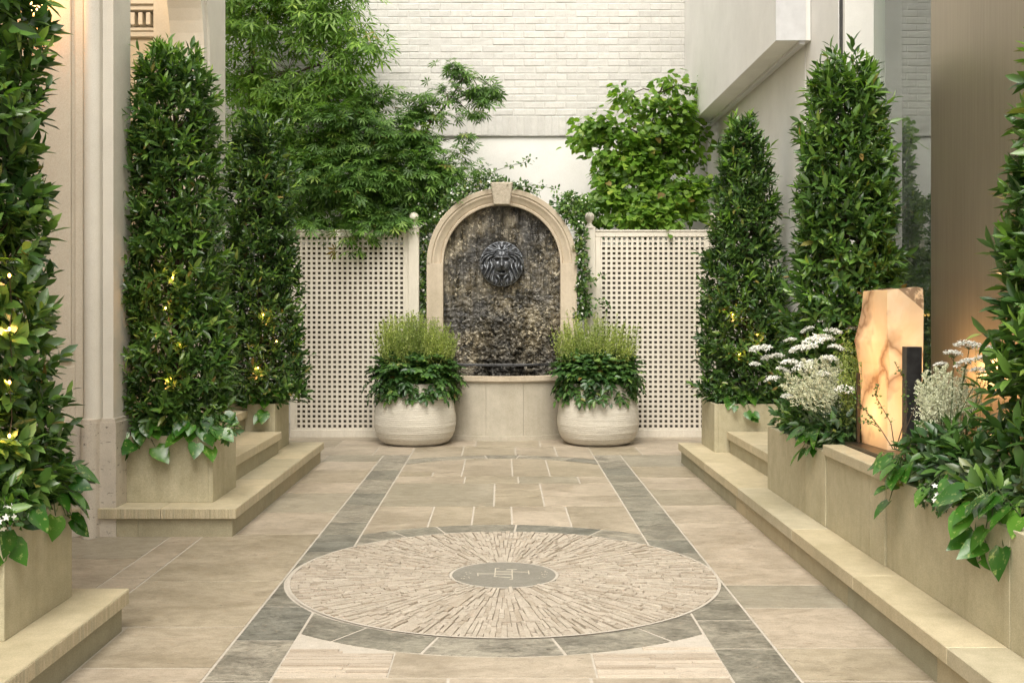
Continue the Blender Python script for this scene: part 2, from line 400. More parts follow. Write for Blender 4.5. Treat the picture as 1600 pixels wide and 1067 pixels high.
# slate strips either side
for sgn in (-1, 1):
    ys = [1.2, 1.75, 2.2, 2.75, 3.2, 3.62, 4.05, 4.42, 4.72, 5.04] if sgn > 0 else [1.2, 1.7, 2.3, 2.7, 3.25, 3.7, 4.15, 4.62, 5.04]
    ys += [5.36, 5.62, 5.95, 6.35, 6.8, 7.3, 7.75, 8.25, 8.62, 8.95, 9.39] if sgn > 0 else [5.3, 5.66, 5.9, 6.1, 6.43, 7.0, 7.45, 8.05, 8.5, 9.0, 9.39]
    for a, b in zip(ys[:-1], ys[1:]):
        yy = np.linspace(a + GP, b - GP, 12)
        inner = []
        for y in yy:
            xi = XI + GP
            if abs(y - YC) < RC + .004: xi = max(xi, math.sqrt((RC + .004) ** 2 - (y - YC) ** 2) + .002)
            inner.append((min(xi, XO - GP - .001), y))
        outer = [(XO - GP, y) for y in yy]
        poly = outer + inner[::-1]
        poly = [(sgn * x, y) for x, y in poly]
        if sgn < 0: poly = poly[::-1]
        slate.prism(poly, -.01, .0018)
# far panel between the strips
fr = c_far(RO, YC); fb = c_far(RC, YC2)
c1 = lambda v: (lambda x: v)
curved(lime, -XI, -.424, fr, c1(6.96)); curved(lime, -.424, -.174, fr, c1(6.96)); curved(lime, -.174, .06, fr, c1(6.96))
curved(lime, .06, .40, fr, c1(6.80)); slab(lime, .06, .40, 6.80, 6.96); curved(lime, .40, XI, fr, c1(6.96))
slab(lime, -XI, -.05, 6.96, 7.87); slab(lime, -.05, .27, 6.96, 7.33); slab(lime, -.05, .27, 7.33, 7.6); slab(lime, -.05, .27, 7.6, 7.87)
slab(lime, .27, XI, 6.96, 7.33); slab(lime, .27, XI, 7.33, 7.87)
for a, b in ((-XI, -.27), (-.27, .12), (.12, .56), (.56, XI)): slab(lime, a, b, 7.87, 8.2)
for a, b in ((-XI, -.52), (-.52, -.30)): curved(lime, a, b, c1(8.2), lambda x: min(8.42, fb(x)))
curved(lime, -XI, -.30, c1(8.42), fb); curved(lime, -.30, .08, c1(8.2), fb); curved(lime, .08, .36, c1(8.2), fb); curved(lime, .36, XI, c1(8.2), fb)
# near panel
nr = c_near(RO, YC)
curved(lime, -.39, .325, c1(3.73), nr)
for x0, x1 in ((-XI, -.39), (.325, XI)):
    y = 3.735
    while y < 4.22:
        xx = x0
        while xx < x1 - .01:
            ln = rnd.uniform(.18, .45); xe = min(xx + ln, x1)
            if x1 - xe < .1: xe = x1
            ymax = min(nr(max(abs(xx), .0)), nr(abs(xe))) - .004
            if y + .022 < ymax: reed.box(xx + .003, xe - .001, y + .001, y + .0215, -.01, .004 + rnd.uniform(-.002, .0022))
            xx = xe
        y += .0235
for a, b in ((-XI, -.18), (-.18, .30), (.30, XI)): slab(lime, a, b, 3.2, 3.73)
for r_, (ya, yb) in enumerate(((2.6, 3.2), (2.0, 2.6), (1.2, 2.0))):
    x = -XI
    for q in ((-.3, .2, XI), (-.1, .4, XI), (0.05, XI))[r_]: slab(lime, x, q, ya, yb); x = q
# right lane, left lane, far lane
ys = [1.2, 1.9, 2.6, 3.3, 3.7, 4.06, 4.60, 4.98, 6.43, 7.0, 7.6, 8.15, 8.7, 9.39]
for a, b in zip(ys[:-1], ys[1:]): slab(lime, XO, 1.47 if b < 8.95 else 1.75, a, b)
for a, b in ((8.96, 9.39),): slab(lime, 1.75, 2.24, a, b)
ys = [1.2, 2.0, 2.8, 3.4, 3.83, 4.33, 5.05, 6.1, 6.75, 7.45, 7.9, 8.5, 8.99, 9.39]
for a, b in zip(ys[:-1], ys[1:]): slab(lime, -1.635 if 4.3 <= a < 6.0 else -1.47, -XO, a, b)
slab(lime, -2.24, -1.47, 8.99, 9.39)
for a, b in ((4.30, 5.1), (5.1, 6.06)): slab(lime, -1.81, -1.635, a, b)
for (a, b, c_, d_) in ((-2.5, -1.81, 4.3, 4.75), (-3.3, -2.5, 4.3, 4.9), (-2.25, -1.81, 4.75, 5.5), (-3.3, -2.25, 4.9, 5.5), (-2.6, -1.81, 5.5, 6.06), (-3.3, -2.6, 5.5, 6.06)): slab(lime, a, b, c_, d_)
x = -2.24; k = 0
curved(lime, -XI, -.34, c_far(RO, YC2), c1(9.95)); curved(lime, -.34, .12, c_far(RO, YC2), c1(9.95)); curved(lime, .12, .47, c_far(RO, YC2), c1(9.95)); curved(lime, .47, XI, c_far(RO, YC2), c1(9.95))
for a, b in ((-2.24, -1.72), (-1.72, -1.1), (-1.1, -XI), (XI, 1.2), (1.2, 1.7), (1.7, 2.24)): slab(lime, a, b, 9.39, 9.95)
for a, b in ((-2.24, -1.5), (-1.5, -.98), (-.98, -.62), (-.62, -.24), (-.24, .35), (.35, .7), (.7, 1.3), (1.3, 1.9), (1.9, 2.24)): slab(lime, a, b, 9.95, 10.45)
slab(lime, -2.24, -.3, 10.45, 10.72); slab(lime, -.3, .6, 10.45, 10.72); slab(lime, .6, 2.24, 10.45, 10.72)
struct(lime, 'paving', M['lime'], 'warm beige limestone slabs of mixed sizes with pale joints')
struct(slate, 'slate_border', M['slate'], 'dark grey slate bands and rings set in the beige paving')
struct(reed, 'reeded_paving', M['reed'], 'thin strips of pale stone laid side by side beside the ring')
# medallion
med = empty('paving_medallion', (.01, YC, 0))
tag(med, 'round sunburst of narrow pale stones around a grey centre disc, set flush in the paving', 'floor medallion')
g = G(); 
def bnd(t, k): return .018 * math.sin(7 * t + k) + .02 * math.sin(17 * t + 2.3 * k) + .012 * math.sin(41 * t + k)
def bz(t, k):
    return (.256, .40 + bnd(t, 1), .58 + bnd(t, 4), .78 + bnd(t, 9), .984)[k]
for zi, N in enumerate((96, 142, 196, 262)):
    off = rnd.random() * .1
    for i in range(N):
        t0 = (i + off) / N * 2 * PI; t1 = (i + 1 + off) / N * 2 * PI; tm = (t0 + t1) / 2
        r = bz(tm, zi); r1 = bz(tm, zi + 1)
        while r < r1 - .012:
            ln = rnd.choice((.035, .05, .07, .1, .13, .17)); re = r + ln
            if r1 - re < .03: re = r1
            gp = rnd.choice((.0004, .0007, .001, .0015, .0022, .0034)); z = .005 + rnd.uniform(-.0035, .0035) + (rnd.random() < .12) * .004
            sk = rnd.uniform(-.0022, .0022)
            P = []
            for rr, tt, s_ in ((r + .0018, t0, 1), (re - .0018, t0, 1), (re - .0018, t1, -1), (r + .0018, t1, -1)):
                tx = -math.sin(tt); ty = math.cos(tt)
                P.append((.01 + rr * math.cos(tt) + tx * (gp * s_ + (sk if rr > (r + re) / 2 else 0)), YC + rr * math.sin(tt) + ty * (gp * s_ + (sk if rr > (r + re) / 2 else 0))))
            tl = rnd.uniform(-.0015, .0015)
            V = [(x, y, -.02) for x, y in P] + [(x, y, z + (tl if j in (1, 2) else -tl) + rnd.uniform(-.001, .001)) for j, (x, y) in enumerate(P)]
            g.add(V, [(0, 1, 5, 4), (1, 2, 6, 5), (2, 3, 7, 6), (3, 0, 4, 7), (4, 5, 6, 7)])
            r = re
put(g, 'stone_rays', M['edge'], med)
g = G(); a = np.linspace(0, 2 * PI, 72, endpoint=False)
g.add([(.01 + .99 * math.cos(t), YC + .99 * math.sin(t), .0006) for t in a], [list(range(72))]); put(g, 'crevice_shade_bed', stone('crevice_shade_brown', (.13, .105, .075), (.26, .22, .17), 9), med); g = G()  # bed coloured dark to paint shade into the gaps between the stones
def annulus(g, r0, r1, z, cx=.01, cy=YC):
    V = [(cx + r * math.cos(t), cy + r * math.sin(t), z) for r in (r0, r1) for t in a]; n = len(a)
    g.add(V, [(i, n + i, n + (i + 1) % n, (i + 1) % n) for i in range(n)])
annulus(g, .242, .256, .005); annulus(g, .984, .9975, .005); put(g, 'joint_ring', M['grout'], med)
g = G(); g.lathe([(.2415, -.01), (.2415, .0055), (.2395, .007)], (.01, YC, 0), 72, smooth=False)
disc = put(g, 'centre_disc', M['disc'], med)
g = G()
def stroke(x0, y0, x1, y1, wd=.0045):
    cv = lambda x, y: np.array([.01 + (x - 770) / 650 * .242, YC - (y - 255) / 163 * .242 * .98])
    p, q = cv(x0, y0), cv(x1, y1); dd = (q - p) / max(np.linalg.norm(q - p), 1e-6); nn = np.array([-dd[1], dd[0]]) * wd / 2
    g.prism([tuple(p - nn), tuple(q - nn), tuple(q + nn), tuple(p + nn)], .006, .0078)
for s_ in ((445, 250, 655, 250), (665, 217, 1085, 228), (665, 238, 865, 238), (655, 259, 870, 259), (662, 172, 656, 288), (875, 192, 872, 325),
           (440, 243, 447, 280), (1085, 208, 1085, 255), (662, 175, 715, 175), (805, 193, 940, 193), (700, 290, 850, 300), (840, 322, 880, 322), (640, 288, 690, 288)): stroke(*s_)
for bx_ in (215, 1200):
    for i in range(11): 
        x_ = bx_ + rnd.uniform(0, 125); y_ = 212 + rnd.uniform(0, 105); stroke(x_, y_, x_ + rnd.uniform(8, 20), y_ + rnd.uniform(-9, 9), .003)
put(g, 'inlaid_emblem', M['stroke'], disc)

# ================================================================== STEPS
def step(name, label, parts, z0):
    """parts: list of (x0,x1,y0,y1) footprints of treads; risers set back"""
def stone_step(label, x0, x1, y0, y1, zt, nose, cuts, rc=.022, th=.058, group=None, z0=0.0, cutsx=None, flute=True):
    root = empty('stone_step', ((x0 + x1) / 2, (y0 + y1) / 2, z0)); tag(root, label, 'step', group)
    g = G(); e = .0012; cx = cutsx or [x0, x1]
    for a, b in zip(cuts[:-1], cuts[1:]):
        for u, v in zip(cx[:-1], cx[1:]): g.box(u + e, v - e, a + e, b - e, zt - th, zt, b=.003)
    put(g, 'tread', M['tread'], root)
    g = G(); xa = x0 + (rc if 'W' in nose else 0); xb = x1 - (rc if 'E' in nose else 0); ya = y0 + (rc if 'S' in nose else 0); yb = y1 - (rc if 'N' in nose else 0)
    cu = [ya] + [c + .13 for c in cuts[1:-1]] + [yb]
    mx = (xa * .45 + xb * .55) if cutsx else None
    for a, b in zip(cu[:-1], cu[1:]):
        for u, v in (((xa, mx), (mx, xb)) if mx else ((xa, xb),)): g.box(u + (0 if u == xa else .001), v - .001, a + .001, b - .001, z0, zt - th - .001)
    put(g, 'riser', M['riser'], root)
    if flute:
        g = G(); p = .0025
        if 'S' in nose:
            n = int((x1 - x0) / .0125)
            for i in range(n):
                u = x0 + (i + .15) * .0125; g.box(u, u + .0088, y0 - p, y0 + .001, zt - th + .004, zt - .004)
        sx = x1 if 'E' in nose else x0; sg = 1 if 'E' in nose else -1
        n = int((y1 - y0) / .0125)
        if flute == 2 or 'S' in nose:
            for i in range(n):
                u = y0 + (i + .15) * .0125; g.box(min(sx, sx + sg * p), max(sx, sx + sg * p), u, u + .0088, zt - th + .004, zt - .004)
        put(g, 'tooled_edge', M['tread'], root)
    return root
stone_step('lower tread of the far left steps, carrying the two left shrub planters at the arcade', -2.62, -1.45, 6.01, 8.99, .16, 'SEN', [6.01, 7.05, 8.0, 8.99], cutsx=[-2.62, -1.86, -1.45])
stone_step('middle tread of the far left steps, between the two square planters', -2.62, -1.66, 6.74, 8.33, .32, 'EN', [6.74, 7.5, 8.33], z0=.16, flute=False)
stone_step('highest tread of the far left steps, just inside the arch', -2.62, -1.92, 6.74, 8.95, .48, 'EN', [6.74, 7.8, 8.95], z0=.32, flute=False)
stone_step('near left step with a tooled edge under the nearest left planter', -2.62, -1.45, -.6, 4.30, .16, 'EN', [-.6, .5, 1.4, 2.3, 3.2, 4.30], flute=2)
stone_step('long low step running down the whole right side of the courtyard', 1.43, 2.22, -.6, 8.95, .16, 'WN', [-.6, .6, 1.7, 2.7, 3.55, 4.5, 5.45, 6.7, 7.8, 8.95], flute=False)
stone_step('upper right step between the square planter and the long stone trough', 1.70, 2.22, 6.70, 8.33, .32, 'W', [6.70, 7.5, 8.33], z0=.16, flute=False)

# ================================================================== PLANTERS
def planter(label, x0, x1, y0, y1, z0, z1, name='planter', joints=(), group='square sandstone planters under the clipped shrubs', rim=.028):
    root = empty(name, ((x0 + x1) / 2, (y0 + y1) / 2, z0)); tag(root, label, 'planter', group)
    g = G(); yj = [y0] + list(joints) + [y1]
    for sx in (0, 1):
        xa, xb = (x0, x0 + rim) if sx == 0 else (x1 - rim, x1)
        for a, b in zip(yj[:-1], yj[1:]): g.box(xa, xb, a + (.0008 if a != y0 else 0), b - (.0008 if b != y1 else 0), z0, z1, b=.002)
    g.box(x0 + rim + .0005, x1 - rim - .0005, y0 + .0015, y0 + rim, z0, z1 - .0008, b=.0015); g.box(x0 + rim + .0005, x1 - rim - .0005, y1 - rim, y1 - .0015, z0, z1 - .0008, b=.0015)
    put(g, 'planter_wall', M['sand'], root)
    g = G(); nx = 12; ny = max(12, int((y1 - y0) * 24))
    X, Y = np.meshgrid(np.linspace(x0 + rim - .004, x1 - rim + .004, nx), np.linspace(y0 + rim - .004, y1 - rim + .004, ny))
    Z = z1 - .035 + .03 * fbm(np.stack([X * 14, Y * 14, X * 0], -1), 3)
    g.add(np.stack([X, Y, Z], -1).reshape(-1, 3), [(j * nx + i, j * nx + i + 1, (j + 1) * nx + i + 1, (j + 1) * nx + i) for j in range(ny - 1) for i in range(nx - 1)], 0, True)
    put(g, 'soil', M['soil'], root)
    return root
planter('nearest left square planter, cut off by the left edge of the photo', -2.2, -1.628, 3.61, 4.18, .16, .54)
planter('square planter on the front corner of the far left steps', -2.19, -1.622, 6.20, 6.735, .16, .533)
planter('left square planter at the back, beside the left trellis', -2.26, -1.715, 8.35, 8.89, .16, .525)
planter('right square planter at the back, beside the right trellis', 1.61, 2.15, 8.35, 8.89, .16, .525)
planter('long stone trough section behind the sculpture, under the broad white flowers', 1.612, 2.20, 5.50, 6.69, .16, .535, 'trough_planter', (), 'sandstone troughs along the right step')
planter('nearest stone trough section on the right, with trailing leaves over its edge', 1.625, 2.20, 3.53, 4.66, .16, .545, 'trough_planter', (), 'sandstone troughs along the right step')
planter('last stone trough at the right edge of the photo', 1.625, 2.20, 2.3, 3.526, .16, .545, 'trough_planter', (), 'sandstone troughs along the right step')
root = empty('sculpture_plinth', (1.9, 5.08, .16)); tag(root, 'stone plinth with pale coping between the troughs, carrying the glowing sculpture', 'plinth')
g = G(); g.box(1.617, 2.20, 4.84, 5.496, .16, .52, b=.002); g.box(1.617, 2.20, 4.663, 4.838, .16, .52, b=.002); put(g, 'plinth_wall', M['sand'], root)
g = G(); g.box(1.598, 1.70, 4.665, 5.495, .522, .572, b=.003); put(g, 'coping', M['tread'], root)
g = G(); g.box(1.703, 2.195, 4.67, 5.49, .521, .553); put(g, 'base_slab', M['basin'], root)
g = G(); g.box(1.705, 1.712, 4.68, 5.48, .553, .588); g.box(1.712, 2.19, 4.9, 5.49, .5545, .585, b=.002); put(g, 'metal_tray', M['bronzebar'], root)

# ================================================================== SCULPTURE
m, nt, b = mat('alabaster', .35, .5)
v = coords(nt); n1 = noise(nt, v, 2.2, 5, .6, 1.5)
col = ramp(nt, n1, [(.3, (.84, .70, .50)), (.7, (.92, .86, .74))])
vw = nt.nodes.new('ShaderNodeVectorMath'); vw.operation = 'MULTIPLY_ADD'
ns = node(nt, 'ShaderNodeTexNoise', Scale=3.2, Detail=4); nt.links.new(v, ns.inputs['Vector'])
nt.links.new(ns.outputs['Color'], vw.inputs[0]); vw.inputs[1].default_value = (.5, .5, .5); nt.links.new(v, vw.inputs[2])
vo = node(nt, 'ShaderNodeTexVoronoi', Scale=1.5, feature='DISTANCE_TO_EDGE'); nt.links.new(vw.outputs[0], vo.inputs['Vector'])
vein = ramp(nt, vo.outputs['Distance'], [(0, (1, 1, 1)), (.014, (.6, .6, .6)), (.07, (0, 0, 0))])
col = mixc(nt, mth(nt, 'MULTIPLY', vein, .8), col, (.22, .11, .045))
sp = nt.nodes.new('ShaderNodeSeparateXYZ'); nt.links.new(v, sp.inputs[0])
pn = noise(nt, v, 9, 6, .65, 1.0)
top = mth(nt, 'MULTIPLY', mth(nt, 'GREATER_THAN', mth(nt, 'ADD', mth(nt, 'MULTIPLY', sp.outputs['Z'], 1.6), mth(nt, 'MULTIPLY', sp.outputs['X'], 1.4)), 1.16), ramp(nt, pn, [(.42, (0, 0, 0)), (.5, (1, 1, 1))]))
col = mixc(nt, mth(nt, 'MULTIPLY', top, .75), col, (.16, .10, .06))
nt.links.new(col, b.inputs['Base Color'])
tr = nt.nodes.new('ShaderNodeBsdfTranslucent'); nt.links.new(mixc(nt, 1, col, (1, .90, .70), 'MULTIPLY'), tr.inputs[0])
mx = nt.nodes.new('ShaderNodeMixShader'); mx.inputs[0].default_value = .6
nt.links.new(b.outputs[0], mx.inputs[1]); nt.links.new(tr.outputs[0], mx.inputs[2]); nt.links.new(mx.outputs[0], nt.nodes['Material Output'].inputs[0])
M['alabaster'] = m
root = empty('alabaster_sculpture', (1.88, 5.28, .586)); tag(root, 'tall glowing slab of veined honey alabaster standing on the plinth in the trough', 'sculpture')
A_, B_, C_, D_ = (1.775, 5.45), (1.80, 5.15), (1.955, 5.13), (2.0, 5.42)
def loop(z, a, b_, c_, d_): return [(a[0], a[1], z), (b_[0], b_[1], z), (c_[0], c_[1], z), (d_[0], d_[1], z)]
def sh(p, dx, dy=0): return (p[0] + dx, p[1] + dy)
L = [(.588, 0, 0, 0), (.70, -.004, 0, 0), (.85, -.004, .002, 0), (.98, -.012, .012, .002), (1.09, -.034, .004, .003), (1.16, -.016, .0, .003), (1.25, .004, -.002, .004), (1.335, .012, 0, .002)]
lv = []
for z, da, db, dc in L: lv.append((z, [sh(A_, da), sh(B_, db), sh(C_, dc), sh(D_, 0)]))
g = G(); nseg = 10
rows = []
zz = np.linspace(.588, 1.335, 60)
for z in zz:
    k = max(i for i in range(len(lv)) if lv[i][0] <= z + 1e-9); k = min(k, len(lv) - 2); t = (z - lv[k][0]) / (lv[k + 1][0] - lv[k][0])
    cs = [np.array(lv[k][1][i]) * (1 - t) + np.array(lv[k + 1][1][i]) * t for i in range(4)]
    row = []
    for i in range(4):
        for j in range(nseg):
            q = cs[i] * (1 - j / nseg) + cs[(i + 1) % 4] * (j / nseg); row.append((q[0], q[1], z))
    rows.append(row)
V = np.array(rows); ctr = np.array([1.88, 5.29])
nn = fbm(V * np.array([9, 9, 5.0]), 4, 3) - .47
sc_ = 1 + nn * .10 * (1 + 2.0 * np.clip((V[..., 2] - 1.2) * 7, 0, 1) * (V[..., 0] > 1.84))
V[..., 0] = ctr[0] + (V[..., 0] - ctr[0]) * sc_; V[..., 1] = ctr[1] + (V[..., 1] - ctr[1]) * sc_
V[-1, :, 2] += .012 * (V[-1, :, 0] - 1.8) / .1; V[-4:, :, 2] -= (.035 * np.clip((V[-4:, :, 0] - 1.92) / .05, 0, 1) * (fbm(V[-4:] * 30, 2, 4)))
n = 4 * nseg; kk = len(zz)
g.add(V.reshape(-1, 3), [(i * n + j, i * n + (j + 1) % n, (i + 1) * n + (j + 1) % n, (i + 1) * n + j) for i in range(kk - 1) for j in range(n)] + [list(range((kk - 1) * n, kk * n))])
put(g, 'alabaster_slab', M['alabaster'], root)
g = G(); g.box(1.835, 1.905, 5.0, 5.06, .586, 1.075, b=.002); put(g, 'black_bracket', M['black'], root)
g = G(); g.box(1.752, 1.768, 5.44, 5.46, .586, .93, b=.002); put(g, 'bronze_bracket', M['bronzebar'], root)
lamp(root, (1.89, 5.3, .74), .62, (1, .70, .42), .05); lamp(root, (1.88, 5.3, 1.08), .28, (1, .80, .60), .05)
lamp(root, (2.09, 5.22, .95), 3.2, (1, .56, .24), .08)

# ================================================================== FOUNTAIN
FY = 10.60; ZS = 1.68; RI = .5626; RU = .72; FX = 0.0
root = empty('wall_fountain', (FX, FY, 0)); tag(root, 'arched stone wall fountain with keystone, dark rock back and bowed basin', 'fountain')
g = G()
prof = [(RI, .16), (RI, .0), (RI + .018, -.004), (RI + .026, .010), (RI + .034, .002), (RI + .062, -.012), (RI + .088, -.030), (RI + .098, -.030), (RI + .104, -.027), (RI + .112, -.040), (RU - .004, -.046), (RU, -.040), (RU, .16)]
path = []
prof_plain = [(r, (.16 if d_ > .1 else (-.0395 if r > RI + .001 else -.036))) for r, d_ in prof]
ang = np.linspace(0, PI, 49); n = len(prof)
V = []; F = []
for t in ang:
    for r, d_ in prof: V.append((FX + r * math.cos(t), FY + d_, ZS + r * math.sin(t)))
F = [(i * n + j, (i + 1) * n + j, (i + 1) * n + j + 1, i * n + j + 1) for i in range(len(ang) - 1) for j in range(n - 1)]
g.add(V, F, 0, False)
put(g, 'arch_moulding', M['arch'], root)
for s_ in (-1, 1):
    g = G()
    for za, zb in ((0.0, .60), (.602, 1.15), (1.152, ZS - .002)):
        a_, b_ = sorted((FX + s_ * RI, FX + s_ * RU)); g.box(a_, b_, FY - .040, FY + .16, za, zb, b=.0025)
    put(g, 'jamb', M['arch'], root)
g = G()
za, zb = ZS + RI - .005, ZS + RU + .05
w0, w1 = .075, .105
V = [(-w0, FY - .075, za), (w0, FY - .075, za), (w1, FY - .075, zb), (-w1, FY - .075, zb)]
V2 = [(x, FY + .16, z) for x, _, z in V]; Vi = [(x * .9, FY - .082, za + (z - za) * .92 + .006) for x, _, z in V]
g.add(V + V2 + Vi, [(0, 1, 5, 4), (1, 2, 6, 5), (2, 3, 7, 6), (3, 0, 4, 7), (0, 8, 9, 1), (1, 9, 10, 2), (2, 10, 11, 3), (3, 11, 8, 0), (8, 11, 10, 9)])
put(g, 'keystone', M['keystone'], root)
# rock back
m, nt, b = mat('wet_tufa_rock', .3, .6)
v = coords(nt); vv = coords(nt, (1, 1, .12))
n1 = noise(nt, coords(nt, (1, 1, .8)), 9, 9, .78, .6); n2 = noise(nt, vv, 16, 7, .7); n3 = noise(nt, v, 30, 6, .75, .3); n4 = noise(nt, v, 2.3, 3, .5)
col = ramp(nt, n1, [(.38, (.006, .006, .005)), (.47, (.045, .040, .027)), (.53, (.12, .105, .075)), (.62, (.33, .31, .26))])
col = mixc(nt, mth(nt, 'MULTIPLY', ramp(nt, n2, [(.47, (0, 0, 0)), (.60, (1, 1, 1))]), .55), col, (.20, .195, .175))
col = mixc(nt, ramp(nt, n3, [(.56, (0, 0, 0)), (.61, (1, 1, 1))]), col, (.56, .53, .45))
col = mixc(nt, 1, col, ramp(nt, n4, [(.38, (.42, .42, .44)), (.6, (1.1, 1.02, .86))]), 'MULTIPLY')
nt.links.new(col, b.inputs['Base Color']); bump(nt, b, n3, .7, .010); bump(nt, b, n1, .6, .015)
nt.links.new(ramp(nt, n2, [(.4, (.18, .18, .18)), (.6, (.6, .6, .6))]), b.inputs['Roughness'])
M['rock'] = m
g = G(); nx, nz = 200, 320
U, Wt = np.meshgrid(np.linspace(-1, 1, nx), np.linspace(0, 1, nz)); Xr = U * (RI + .012)
top_ = ZS + np.sqrt(np.maximum((RI + .02) ** 2 - Xr ** 2, 0)); Zr = .45 + Wt * (top_ - .45)
q = np.stack([Xr, Xr * 0, Zr], -1)
lowm = np.clip((1.45 - Zr) / .5, 0, 1) * np.clip((Xr + .45) / .3, .25, 1)
disp = .035 * fbm(q * 6, 4, 1) + (.012 + .075 * lowm) * np.abs(fbm(q * np.array([17, 1, 17]), 4, 7) - .5) * 2 + .035 * (fbm(q * np.array([38, 1, 2.6]), 3, 5)) * (1.25 - lowm) + .022 * fbm(q * 50, 3, 9) * (.3 + lowm)
dd_ = np.sqrt(Xr ** 2 + (Zr - 1.68) ** 2); disp *= np.clip((dd_ - .17) / .08, .4, 1)
V = np.stack([Xr, FY + .13 - disp, Zr], -1)
g.add(V.reshape(-1, 3), [(j * nx + i, j * nx + i + 1, (j + 1) * nx + i + 1, (j + 1) * nx + i) for j in range(nz - 1) for i in range(nx - 1)], 0, False)
put(g, 'rock_face', M['rock'], root)
# basin
g = G(); BR = .88; BCY = 10.38 + BR
def arc_wall(g, r, z0, z1, seams=None, th=.07, e=0.0):
    amax = math.acos((BCY - FY + .0) / r) if r > (BCY - FY) else .4
    cuts = [-amax] + [s_ for s_ in (seams or []) if abs(s_) < amax] + [amax]
    for a0, a1 in zip(cuts[:-1], cuts[1:]):
        ts = np.linspace(a0 + e, a1 - e, 16)
        out = [(FX + r * math.sin(t), BCY - r * math.cos(t)) for t in ts]; inn = [(FX + (r - th) * math.sin(t), BCY - (r - th) * math.cos(t)) for t in ts]
        g.prism(out + inn[::-1], z0, z1, bottom=True)
arc_wall(g, BR, .045, .545, [-.17, .235], .08, .0014)
put(g, 'basin_wall', M['basin'], root)
g = G(); arc_wall(g, BR + .02, 0, .045, [-.3, .0, .3], .12, .0008); put(g, 'basin_foot', M['basin'], root)
g = G(); arc_wall(g, BR + .012, .546, .562, None, .1); arc_wall(g, BR + .03, .563, .598, [-.17, .235], .13, .0008); arc_wall(g, BR + .022, .5985, .606, None, .12); put(g, 'basin_rim', M['arch'], root)
m, nt, b = mat('dark_water', .05, .5); b.inputs['Base Color'].default_value = (.02, .018, .012, 1); bump(nt, b, noise(nt, coords(nt), 22, 3), .3, .01); M['water'] = m
g = G(); ts = np.linspace(-.72, .72, 24); pl = [(FX + (BR - .06) * math.sin(t), BCY - (BR - .06) * math.cos(t)) for t in ts] + [(.56, FY + .12), (-.56, FY + .12)]
g.prism(pl, .50, .55); put(g, 'basin_water', M['water'], root)
g = G(); g.tube([(-.55, FY + .01, .715), (-.2, FY, .708), (.2, FY, .709), (.55, FY + .01, .712)], .009, n=8); g.tube([(-.55, FY - .01, .700), (.1, FY - .012, .698), (.55, FY - .01, .703)], .005, n=6)
put(g, 'water_pipe', M['black'], root)
# lion mask
m, nt, b = mat('patina_highlight_bronze', .32, .5); b.inputs['Metallic'].default_value = .45
v = coords(nt); n1 = noise(nt, v, 22, 6, .65, .5)
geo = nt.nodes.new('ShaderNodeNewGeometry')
pc = ramp(nt, geo.outputs['Pointiness'], [(.45, (.012, .013, .015)), (.51, (.09, .095, .105)), (.58, (.42, .45, .49))])  # shaded creases and bright ridge highlights painted into the bronze colour
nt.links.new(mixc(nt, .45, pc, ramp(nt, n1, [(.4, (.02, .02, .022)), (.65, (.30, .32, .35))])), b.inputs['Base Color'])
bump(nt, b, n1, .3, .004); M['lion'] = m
g = G(); nr_, nt_ = 90, 300; RL = .208
rr, tt = np.meshgrid(np.linspace(0, 1, nr_), np.linspace(0, 2 * PI, nt_, endpoint=False), indexing='ij')
edge = 1 + .018 * np.sin(23 * tt) + .012 * np.sin(41 * tt + 1)
u = rr * np.cos(tt) * edge; v_ = rr * np.sin(tt) * edge * 1.03
gs = lambda cx, cy, sx, sy: np.exp(-((u - cx) / sx) ** 2 - ((v_ - cy) / sy) ** 2)
fd = np.sqrt((u / .42) ** 2 + ((v_ - .02) / .60) ** 2)       # face ellipse
face = np.clip(1.18 - fd, 0, 1); fm = 1 / (1 + np.exp((fd - 1.02) * 14))
h = .36 * np.sqrt(np.clip(1 - rr ** 2, 0, 1)) ** .7
th_ = np.arctan2(u, -(v_ - .1))                                # 0 pointing down, mirrored
sw = np.abs(th_)
au = np.abs(u); topm = 1 / (1 + np.exp(-(v_ - .42) * 12)); ph = (1 - topm) * (30 * au * (1 + .25 * v_) + 1.9 * np.sin(6.5 * v_ + 5 * au) + 3 * v_) + topm * (15 * sw + 5 * rr); lock = .5 + .5 * np.sin(ph)
lock2 = .5 + .5 * np.sin(2.3 * ph + 5 * v_)
layer = .5 + .5 * np.sin(11 * v_ + 5 * au + 2.0 * np.sin(ph))
h = h + (1 - fm) * (.17 * lock ** .7 + .05 * lock2 + .09 * layer)
h = h + fm * (.20 * np.clip(1 - fd, 0, 1) ** .5 + .10)
h = h + .17 * gs(0, .12, .085, .30) + .13 * gs(0, -.10, .12, .07) + .05 * gs(0, -.03, .14, .05)
h = h + .12 * (gs(-.2, .30, .17, .055) + gs(.2, .30, .17, .055)) - .19 * (gs(-.19, .19, .11, .06) + gs(.19, .19, .11, .06)) + .09 * (gs(-.19, .185, .05, .028) + gs(.19, .185, .05, .028))
h = h + .10 * (gs(-.13, -.20, .12, .10) + gs(.13, -.20, .12, .10)) - .06 * gs(0, -.22, .018, .08)
h = h - .26 * gs(0, -.37, .13, .045) + .16 * gs(0, -.47, .10, .065) + .05 * (gs(-.25, -.02, .09, .12) + gs(.25, -.02, .09, .12))
h = h + .07 * (gs(-.12, .47, .10, .10) + gs(.12, .47, .10, .10)) - .08 * gs(0, .50, .025, .12) + .16 * (gs(-.44, .50, .09, .08) + gs(.44, .50, .09, .08)) - .12 * (gs(-.44, .49, .045, .04) + gs(.44, .49, .045, .04))
h = h + .02 * (fbm(np.stack([u * 14, v_ * 14, u * 0], -1), 3) - .5)
